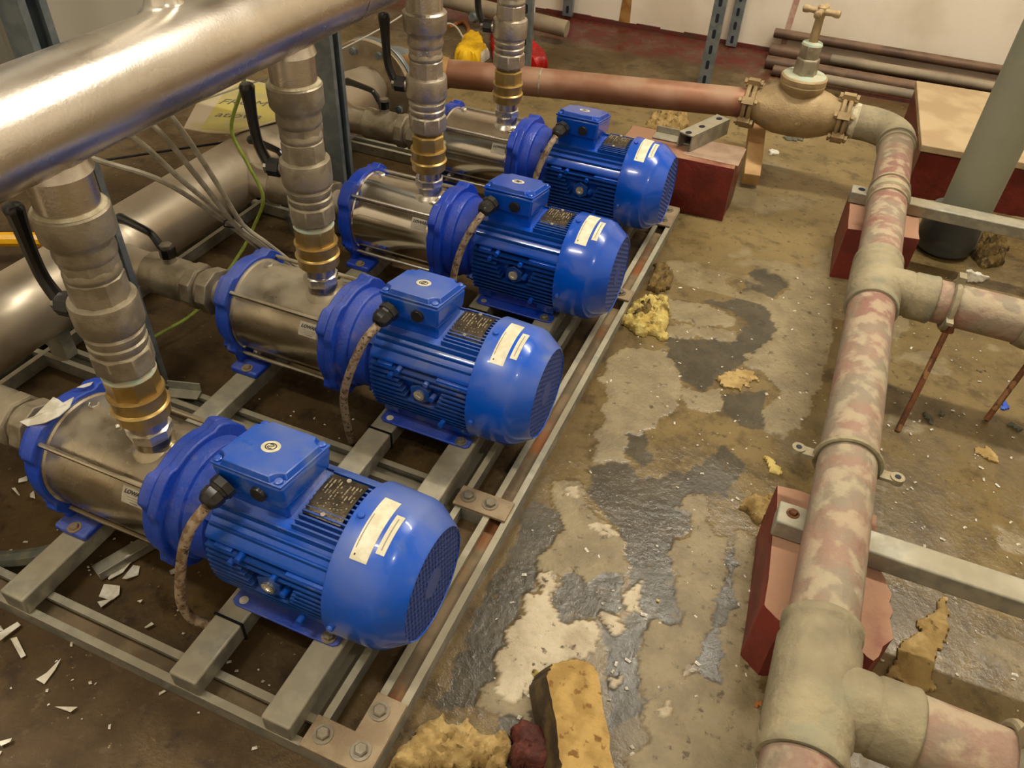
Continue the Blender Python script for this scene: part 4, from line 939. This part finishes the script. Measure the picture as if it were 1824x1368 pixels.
# channel offcut on the block
oc = thing('channel_offcut', 'short slotted channel offcut resting on the red block behind the farthest pump', 'channel', (.585, 1.49, .087)); oc.rotation_euler = (0, 0, math.radians(-22))
g = G(); h = .0205
g.prism([(-h, 0), (-h+.003, 0), (-h+.003, .038), (h-.003, .038), (h-.003, 0), (h, 0), (h, .041), (-h, .041)], 'y', -.07, .10).build('channel_body', 'galvanised', oc)
for y in (-.045, .0, .06):
    G().lathe([(.0411, .0075), (.0416, .0075)], 'z', (0, y, 0), 16, Matrix.Scale(1.3, 4, (0, 1, 0))).build('slot', 'grille dark', oc)
oc2 = tag(G().box(-.09, .02, -.02, .02, 0, .003).box(-.09, .02, .017, .02, 0, .02).build('metal_offcut', 'galvanised', bevel=.001), 'flat angle offcut left of the slotted channel on the red block', 'offcut'); oc2.location = (.56, 1.475, .0868)
# floor struts carrying the copper pipe
def floor_strut(name, label, x0, x1, yc, z0, z1):
    t = thing(name, label, 'strut', (0, 0, 0), 'channel struts lying across the red blocks')
    G().box(x0, x1, yc-.0205, yc+.0205, z0, z1).build('strut_body', 'galvanised', t, bevel=.003)
    if yc > 1: G().lathe([(z1+.0002, .008), (z1+.0008, .008)], 'z', (x0+.022, yc, 0), 18).build('slot', 'grille dark', t)
    else: bolt(G(), x0+.020, yc+.002, z1, .006, .006).build('bolt', 'rusty iron', t)
    return t
floor_strut('support_channel', 'dusty channel strut across the near red block, running off to the right', .962, 1.95, .3105, .0665, .0985)
floor_strut('support_channel', 'channel strut across the second red block, passing in front of the grey post', .972, 1.95, 1.385, .0712, .0998)
# grey post
ps = thing('grey_post', 'wide round grey-green post standing by the right edge', 'post')
G().lathe([(FZ+.02, .056), (1.6, .056)], 'z', (1.243, 1.515, 0), 48).build('post_tube', 'grey post', ps)
G().lathe([(FZ, .052), (FZ+.012, .066), (FZ+.035, .069), (FZ+.07, .066), (FZ+.11, .058)], 'z', (1.226, 1.500, 0), 48).build('post_dark_base', 'dark base grey', ps, ang=60)  # added dark base, standing in for reflection and shade at the post foot
tag(G().lathe([(-.048, .019), (1.3, .019)], 'z', (1.44, 1.44, 0), 24).build('thin_pipe', 'scaled fitting'), 'cream vertical pipe at the right edge beside the grey post', 'pipe')
# timber prop below the valve
o = tag(G().box(-.022, .022, -.022, .022, 0, .285).build('timber_prop', 'wood', bevel=.002), 'short square timber leaning under the left end of the gate valve', 'timber')
o.location = (.728, 1.695, FZ+.006); o.rotation_euler = (math.radians(-64), 0, math.radians(10))
o.location = (.7285, 1.600, FZ+.0235); o.rotation_euler = (math.radians(-66), 0, math.radians(10))

# ------------------------------------------------------------------ back of the room
pl_ = ('topmost dark rusty pipe lying at the foot of the back wall', 'broad brown channel in the stack at the foot of the back wall', 'pale-topped pipe in the stack at the foot of the back wall',
       'lower brown pipe of the stack, passing behind the tan slab', 'lowest pale pipe nearest the gate valve handle', 'short dark pipe end at the left of the pipe stack')
pp = [((0.6013, 0.0201), (1.3825, 0.0192), 2.765, 0.017, 'dark iron pipe'), ((0.604, -0.0283), (1.4185, -0.0282), 2.72, 0.024, 'dark iron pipe'), ((0.8263, -0.0073), (1.3526, -0.0053), 2.66, 0.016, 'grey pipe'), ((0.6099, -0.0331), (1.2601, -0.0475), 2.6, 0.022, 'dark iron pipe'), ((0.8283, -0.023), (1.2192, -0.0347), 2.5, 0.016, 'grey pipe'), ((0.6465, -0.0535), (0.7747, -0.0502), 2.53, 0.018, 'dark iron pipe')]
for k, (a, b, y, r, m) in enumerate(pp):
    A_ = Vector((a[0], y, a[1])); B_ = Vector((b[0], y, b[1])); zmin = FZ+r+.0005
    A_.z = B_.z = max(zmin, (A_.z+B_.z)/2)
    B2 = A_+(B_-A_)*(1 if k in (5,) else 1.6)
    d = (B2-A_).normalized()
    g = G(); n = 24; g.tube([A_, B2], r, n); g.tube([A_-d*.0015, A_-d*.0005], r*.78, n)
    tag(g.build('old_pipe', m), pl_[k], 'pipe', 'old pipes stacked along the back wall')
# perforated slotted channels
def slotted(name, label, x, y, z0, z1, lean=0):
    t = thing(name, label, 'channel', (x, y, z0), 'slotted channels by the back wall'); t.rotation_euler = (0, lean, 0)
    L_ = z1-z0; h = .0205
    G().prism([(-h, -h), (h, -h), (h, .0), (h-.003, .0), (h-.003, -h+.003), (-h+.003, -h+.003), (-h+.003, 0), (-h, 0)], 'z', 0, L_).build('channel_body', 'galvanised clean', t)
    k = 0
    for i in range(int(L_/.05)):
        z = .025+i*.05
        if z > .9: break
        P = [(.006*math.cos(a)+0, z+(.011 if math.sin(a) > 0 else -.011)*.8+.006*math.sin(a)) for a in [2*PI*q/12 for q in range(12)]]
        G().prism([(p[0], p[1]) for p in P], 'y', -h-.0006, -h-.0001).build('slot', 'grille dark', t)
slotted('slotted_channel', 'slotted steel channel standing on the floor behind the copper pipe', .4474, 2.31, FZ, 1.6, .008)
slotted('slotted_channel', 'slotted channel on the back wall just right of the standing one', .452, 2.775, -.072+.02, 1.6)
slotted('slotted_channel', 'slotted channel on the back wall above the red bag', -.225, 2.775, -.085+.04, 1.6)
slotted('slotted_channel', 'plain upright channel standing just right of the rightmost valve stack', -.130, 2.07, FZ, 1.6)
# grey pipe and clutter at the top
A_ = (-0.7084, 2.45, 0.037); B_ = (-0.118, 2.45, 0.0006)
tag(G().tube([A_, (A_[0]*.2+B_[0]*.8, 2.45, A_[2]*.2+B_[2]*.8), B_], .030, 24).build('waste_pipe', 'grey pipe'), 'pale pipe crossing behind the farthest valve stack at the top', 'pipe')
tag(G().lathe([(FZ, .021), (.02, .021), (.03, .019), (.055, .019)], 'z', (-.27, 2.45, 0), 20).build('short_pipe', 'white plastic'), 'short white pipe leg under the pale pipe, top middle', 'pipe')
pc = Vector((-0.4943, 2.44, -0.0067))
tag(G().lathe([(-.03, .014), (-.01, .024), (.012, .024), (.03, .012)], 'y', tuple(pc), 16).build('pipe_clamp', 'galvanised clean'), 'grey round clamp on the pale pipe behind the farthest valve lever', 'clamp')
def cloth(name, m, pts, hgt, label, cat, seed):
    o = lump(name, m, None, pts, hgt, FZ, rough=.2, seed=seed, step=.006); return tag(o, label, cat)
cloth('yellow_cloth', 'yellow cloth', [(-0.4077, 2.0764), (-0.4506, 2.2295), (-0.4523, 2.3014), (-0.4102, 2.3116), (-0.3594, 2.2408), (-0.3129, 2.1583), (-0.3205, 2.0881), (-0.3639, 2.05)], .05, 'crumpled bright yellow cloth behind the copper pipe', 'cloth', 3)
cloth('red_bag', 'red bag', [(-0.4239, 2.4248), (-0.2743, 2.4225), (-0.1674, 2.2981), (-0.1087, 2.2376), (-0.0917, 2.1822), (-0.1642, 2.1275), (-0.2594, 2.0978)], .045, 'crumpled red bag behind the copper pipe at the farthest valve stack', 'bag', 8)
cloth('white_rag', 'white flake', [(-0.3657, 2.1953), (-0.3472, 2.234), (-0.3072, 2.1751), (-0.3044, 2.1104), (-0.3335, 2.1066)], .04, 'small pale scrap beside the yellow cloth', 'scrap', 5)
wire('white_string', [(*(-0.5073, 2.1396), FZ+.05), (*(-0.5157, 2.2342), FZ+.07), (*(-0.4794, 2.2412), FZ+.065), (*(-0.424, 2.1887), FZ+.05)], .0035, 'white wire', 'white cord looping towards the yellow cloth', 'cord')
wire('orange_strip', [(*(-0.5886, 2.4044), FZ+.004), (*(-0.5657, 2.4835), FZ+.006), (*(-0.5078, 2.4135), FZ+.004), (*(-0.4724, 2.3042), FZ+.004)], .008, 'orange dirt', 'brown orange strip lying behind the yellow cloth', 'strip')

# ------------------------------------------------------------------ rubble, foam, flakes
def foot(name, m, pts, hgt, label, cat, seed, rough=.35, group=None, step=.0032):
    return tag(lump(name, m, None, pts, hgt, FZ+.0005, rough, seed, step), label, cat, group)
# the yellow brick
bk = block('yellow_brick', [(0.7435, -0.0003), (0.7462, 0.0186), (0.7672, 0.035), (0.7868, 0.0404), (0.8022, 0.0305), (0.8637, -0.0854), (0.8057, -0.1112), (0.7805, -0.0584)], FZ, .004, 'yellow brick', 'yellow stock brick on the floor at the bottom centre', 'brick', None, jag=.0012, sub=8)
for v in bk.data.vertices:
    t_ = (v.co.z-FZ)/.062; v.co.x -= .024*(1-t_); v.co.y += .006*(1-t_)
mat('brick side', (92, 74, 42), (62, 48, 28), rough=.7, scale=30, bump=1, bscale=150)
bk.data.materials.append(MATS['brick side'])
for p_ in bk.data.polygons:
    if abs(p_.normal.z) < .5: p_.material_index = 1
foot('rubble_lump', 'red brick bit', [(0.7231, -0.0624), (0.7325, -0.0439), (0.7532, -0.0378), (0.7758, -0.0466), (0.7966, -0.0823), (0.7433, -0.1061)], .035, 'dark red brick fragment left of the yellow brick', 'rubble', 4)
foot('foam_chunk', 'foam', [(0.6064, -0.1671), (0.6114, -0.1124), (0.6344, -0.0719), (0.6501, -0.0873), (0.6664, -0.072), (0.6985, -0.0734), (0.7183, -0.0566), (0.7433, -0.1061)], .034, 'broad crumbling yellow foam chunk at the bottom edge, left of the red fragment', 'foam', 6, .6)
foot('stone_chip', 'foam yellow', [(0.7135, 0.0339), (0.7234, 0.042), (0.736, 0.0307), (0.7323, 0.0194), (0.7203, 0.021)], .016, 'small yellow chip at the corner of the yellow brick', 'stone', 9)
foot('foam_chunk', 'foam yellow', [(0.5921, 0.8426), (0.5962, 0.9129), (0.6165, 0.9538), (0.6595, 0.9753), (0.6811, 0.9205), (0.6876, 0.857), (0.6995, 0.8205), (0.6806, 0.8195), (0.6649, 0.8244), (0.6319, 0.8124)], .026, 'torn pale yellow foam lump beside the frame rail, midway along', 'foam', 12, .7)
foot('foam_chunk', 'foam dirty', [(0.6055, 0.8603), (0.6107, 0.9201), (0.6352, 0.9323), (0.6502, 0.9051), (0.6409, 0.8668)], .032, 'dirty core on the torn yellow foam lump by the rail', 'foam', 13, .7)
foot('foam_chunk', 'foam dirty', [(0.6081, 0.9837), (0.5955, 1.1018), (0.6196, 1.1139), (0.646, 1.074), (0.6562, 1.0079), (0.6373, 0.9812)], .03, 'dark mossy foam lump beyond the yellow one by the rail', 'foam', 14, .8)
foot('foam_chunk', 'foam', [(0.9166, 0.4367), (0.9287, 0.4623), (0.946, 0.4704), (0.963, 0.4919), (0.9731, 0.4631), (0.97, 0.4358), (0.9552, 0.4161)], .028, 'yellow foam crumb at the far side of the near red block', 'foam', 15, .6)
foot('foam_chunk', 'foam', [(1.1609, 0.2185), (1.1695, 0.2685), (1.1981, 0.3205), (1.2203, 0.3717), (1.2438, 0.3995), (1.2437, 0.3314), (1.2216, 0.2733), (1.2294, 0.223), (1.1801, 0.1964)], .012, 'mustard foam slab by the near red block, below the channel strut', 'foam', 16, .5)
foot('foam_chunk', 'foam', [(0.8134, 0.7478), (0.8366, 0.7875), (0.8841, 0.8029), (0.896, 0.7785), (0.868, 0.7392), (0.8327, 0.7294)], .012, 'dark crumbled lump on the floor, centre right', 'foam', 17, .9)
foot('foam_chunk', 'foam yellow', [(0.9347, 0.5715), (0.9432, 0.58), (0.9735, 0.5603), (0.9739, 0.5446), (0.9534, 0.5406)], .010, 'small pale flake left of the pipe clip', 'foam', 18, .8)
foot('foam_chunk', 'foam dirty', [(1.2906, 1.5119), (1.3124, 1.614), (1.3606, 1.6545), (1.3841, 1.5894), (1.3661, 1.4788), (1.3145, 1.4388)], .04, 'dirty foam lump behind the upper branch pipe at the right', 'foam', 19, .8)
foot('scrap_lump', 'white flake', [(1.2648, 1.3919), (1.2953, 1.4236), (1.3347, 1.4083), (1.3213, 1.3751), (1.2818, 1.3631)], .012, 'pale scrap on the wet floor behind the upper branch pipe', 'scrap', 20, .8)
foot('foam_chunk', 'foam', [(0.3649, 1.8194), (0.3568, 1.9465), (0.3959, 2.0092), (0.4586, 2.0183), (0.4843, 1.9328), (0.4557, 1.8458)], .03, 'yellow-grey rubble heap below the copper pipe', 'foam', 21, .8)
foot('blue_scrap', 'blue plastic', [(1.3331, 0.924), (1.3447, 0.9368), (1.3556, 0.9136), (1.3449, 0.898), (1.3351, 0.9003)], .006, 'small bright blue plastic scrap at the right edge', 'scrap', 22)
foot('dark_scrap', 'grey debris', [(1.1981, 0.8344), (1.2041, 0.8408), (1.2226, 0.8019), (1.2168, 0.7859), (1.2069, 0.7944)], .008, 'dark curved scrap on the floor right of the rusty rod', 'scrap', 23, .4, None, .003)
foot('dark_scrap', 'grey debris', [(1.2263, 0.8341), (1.2362, 0.8493), (1.2442, 0.8359), (1.2343, 0.8176)], .006, 'small dark scrap beside the curved one', 'scrap', 24, .4, None, .003)
foot('dark_scrap', 'grey debris', [(1.3392, 0.8594), (1.3534, 0.8712), (1.3761, 0.862), (1.3665, 0.8475)], .006, 'dark scrap at the right edge below the blue scrap', 'scrap', 25, .4, None, .003)
foot('stone_cluster', 'foam', [(1.2841, 0.7603), (1.3064, 0.7787), (1.329, 0.7584), (1.3235, 0.7361), (1.2958, 0.7381)], .012, 'row of small pebbles at the right, under the pipe shadow', 'stone', 26, .9)
foot('white_scrap', 'white flake', [(0.738, 1.8557), (0.7508, 1.8801), (0.7711, 1.878), (0.7716, 1.8524), (0.7479, 1.8353)], .008, 'white scrap on the floor below the gate valve', 'scrap', 27, .4)
foot('dark_scrap', 'grey debris', [(0.7613, 1.9897), (0.7887, 2.014), (0.8261, 2.0158), (0.8257, 1.9924), (0.7745, 1.9692)], .006, 'dark sliver on the floor under the gate valve body', 'scrap', 28, .4)
foot('leaf_scrap', 'orange dirt', [(0.9945, 0.1051), (1.013, 0.1185), (1.0148, 0.1075), (1.0059, 0.0952)], .01, 'rusty flake at the left edge of the near tee', 'scrap', 29, .4)
foot('pale_worm', 'foam yellow', [(0.8338, 0.2092), (0.8434, 0.2115), (0.8584, 0.2059), (0.8568, 0.199), (0.8424, 0.2026)], .006, 'small curled cream scrap on the dark patch, lower centre', 'scrap', 30, .4)
# paint flakes: curled thin solids
fk = [[(0.1071, -0.1027), (0.1293, -0.0956), (0.1373, -0.1064), (0.1341, -0.118), (0.1145, -0.1209)], [(0.1016, -0.0916), (0.1, -0.051), (0.1119, -0.041), (0.1141, -0.0751), (0.1066, -0.0935)], [(0.1239, -0.0855), (0.1217, -0.0608), (0.1276, -0.0559), (0.1365, -0.0691), (0.1297, -0.0829)], [(0.0563, -0.2191), (0.063, -0.2142), (0.095, -0.2288), (0.0936, -0.2347)], [(0.1334, -0.2479), (0.1377, -0.2357), (0.1399, -0.2137), (0.1444, -0.2274), (0.1473, -0.2484)], [(0.0373, -0.2204), (0.0464, -0.1974), (0.0547, -0.1993), (0.0497, -0.2277)], [(-0.1615, -0.0073), (-0.1546, 0.004), (-0.1485, -0.0038), (-0.1592, -0.0115)], [(-0.1591, -0.0246), (-0.1383, -0.0304), (-0.1334, -0.0306), (-0.1563, -0.0207)], [(-0.1238, -0.021), (-0.1194, -0.0163), (-0.1094, -0.0245), (-0.1156, -0.0274)], [(0.1734, -0.0456), (0.1774, -0.0372), (0.1842, -0.0428), (0.1809, -0.0508)], [(0.1848, -0.2661), (0.2101, -0.2547), (0.2081, -0.2636)], [(0.1579, -0.3263), (0.1692, -0.3167), (0.1725, -0.3213), (0.1649, -0.3291)], [(0.1185, -0.1281), (0.1356, -0.1153), (0.1308, -0.1335)], [(0.2053, -0.1325), (0.2101, -0.1226), (0.2153, -0.1241), (0.2105, -0.1339)], [(0.1659, -0.1034), (0.1737, -0.0998), (0.1748, -0.1054)]]
fw = ['topmost', 'long narrow', 'leaf-shaped']
pos_txt = ('broad white paint flake in the gap below the nearest barrel', 'long white paint flake nearest the barrel label', 'short leaf-shaped white flake beside the long one', 'curled pale flake left of the front rail corner',
           'pointed pale flake standing off the front rail at the lower left', 'thin pale sliver crossing the left picture edge by the front rail', 'small white flake left of the nearest end plate, upper', 'thin white flake left of the nearest end plate, slanting',
           'tiny round white flake left of the nearest end plate', 'tiny pale flake beside the nearest power cable', 'faint flake on the dark floor, lower left', 'small cream flake at the lower left corner', 'thin sliver below the broad white flake',
           'small flake between rail and cable curl', 'tiny flake right of the broad white flake')
for k, pl2 in enumerate(fk):
    P = pl2; c = np.mean(P, 0); n = len(P); vs = []; rr = random.Random(k)
    lift = [rr.uniform(.001, .007) for _ in P]
    for (x, y), l_ in zip(P, lift): vs.append((x, y, FZ+.001+l_))
    for (x, y), l_ in zip(P, lift): vs.append((x, y, FZ+.0002+l_))
    vs += [(c[0], c[1], FZ+.0022), (c[0], c[1], FZ+.0010)]
    fs = [(i, (i+1) % n, 2*n) for i in range(n)]+[(n+(i+1) % n, n+i, 2*n+1) for i in range(n)]+[(n+i, n+(i+1) % n, (i+1) % n, i) for i in range(n)]
    o = G().add([tuple(map(float, v)) for v in vs], fs).build('paint_flake', 'white flake'); tag(o, pos_txt[k], 'flake', 'white paint flakes on the floor')
# tiny crumbs strewn on the floor: nobody could count them
g = G(); rr = random.Random(77)
for _ in range(620):
    z_ = rr.random()
    if z_ < .25: x, y = rr.uniform(-.1, .5), rr.uniform(-.45, .35)
    elif z_ < .75: x, y = rr.uniform(.62, 1.35), rr.uniform(-.3, 1.2)
    else: x, y = rr.uniform(1.1, 1.6), rr.uniform(.1, 1.5)
    s = rr.uniform(.0009, .0026)*(1.6 if rr.random() < .08 else 1); a = rr.uniform(0, PI); e = rr.uniform(.6, 2.2)
    M = Matrix.Translation((x, y, FZ+.0014)) @ Matrix.Rotation(a, 4, 'Z')
    g.add([(-s*e, -s, 0), (s*e, -s*.6, 0), (s*e*.7, s, 0), (-s*e*.8, s*.7, 0), (0, 0, s*.9)], [(0, 1, 4), (1, 2, 4), (2, 3, 4), (3, 0, 4), (3, 2, 1, 0)], M)
tag(g.build('floor_crumbs', 'white flake'), 'tiny pale crumbs strewn over the wet floor', 'debris', kind='stuff')
# flakes lying on the nearest pump and its strut
def on_pump(name, pts, m, label):
    n = len(pts); c = sum((Vector(p) for p in pts), Vector())/n; nn = (Vector(pts[1])-Vector(pts[0])).cross(Vector(pts[2])-Vector(pts[0])).normalized()
    if nn.z < 0: nn = -nn
    vs = [Vector(p)+nn*.0012 for p in pts]+[Vector(p) for p in pts]+[c+nn*.003, c+nn*.0015]
    fs = [(i, (i+1) % n, 2*n) for i in range(n)]+[(n+(i+1) % n, n+i, 2*n+1) for i in range(n)]+[(n+i, n+(i+1) % n, (i+1) % n, i) for i in range(n)]
    tag(G().add([tuple(v) for v in vs], fs).build(name, m), label, 'flake', 'white paint flakes on the nearest pump')
on_pump('paint_flake', [(0.0019, -0.0495, 0.1807), (0.0173, -0.0394, 0.1865), (0.0212, -0.0055, 0.1964), (0.0305, -0.006, 0.1964), (0.0469, -0.0097, 0.1959), (0.0454, 0.0055, 0.197), (0.0539, -0.011, 0.1957), (0.0511, -0.0269, 0.1917), (0.0378, -0.0406, 0.1859), (0.0167, -0.0508, 0.1798)], 'white flake', 'large torn white flake draped over the nearest pump end plate')
on_pump('paint_flake', [(0.0266, 0.0258, 0.1917), (0.0267, 0.0382, 0.1881), (0.0269, 0.0509, 0.1823), (0.0343, 0.0403, 0.1873), (0.0334, 0.0305, 0.1905)], 'white flake', 'small white flake on the top rim of the nearest end plate')
on_pump('paint_flake', [(0.1165, -0.001, 0.18), (0.1196, 0.0038, 0.1802), (0.1234, -0.0012, 0.18), (0.1207, -0.0045, 0.1796)], 'white flake', 'tiny white flake on the nearest barrel beside the neck')

# ceiling light fittings (what lights the room)
for k, (x, y) in enumerate(((1.3, 1.5), (-.5, -.5))):
    t = thing('ceiling_light', ('tube light fitting over the far pumps', 'tube light fitting over the near end')[k], 'light', (x, y, 2.30))
    G().box(-.78, .78, -.08, .08, 0, .05).build('housing', 'white plastic', t, bevel=.004)
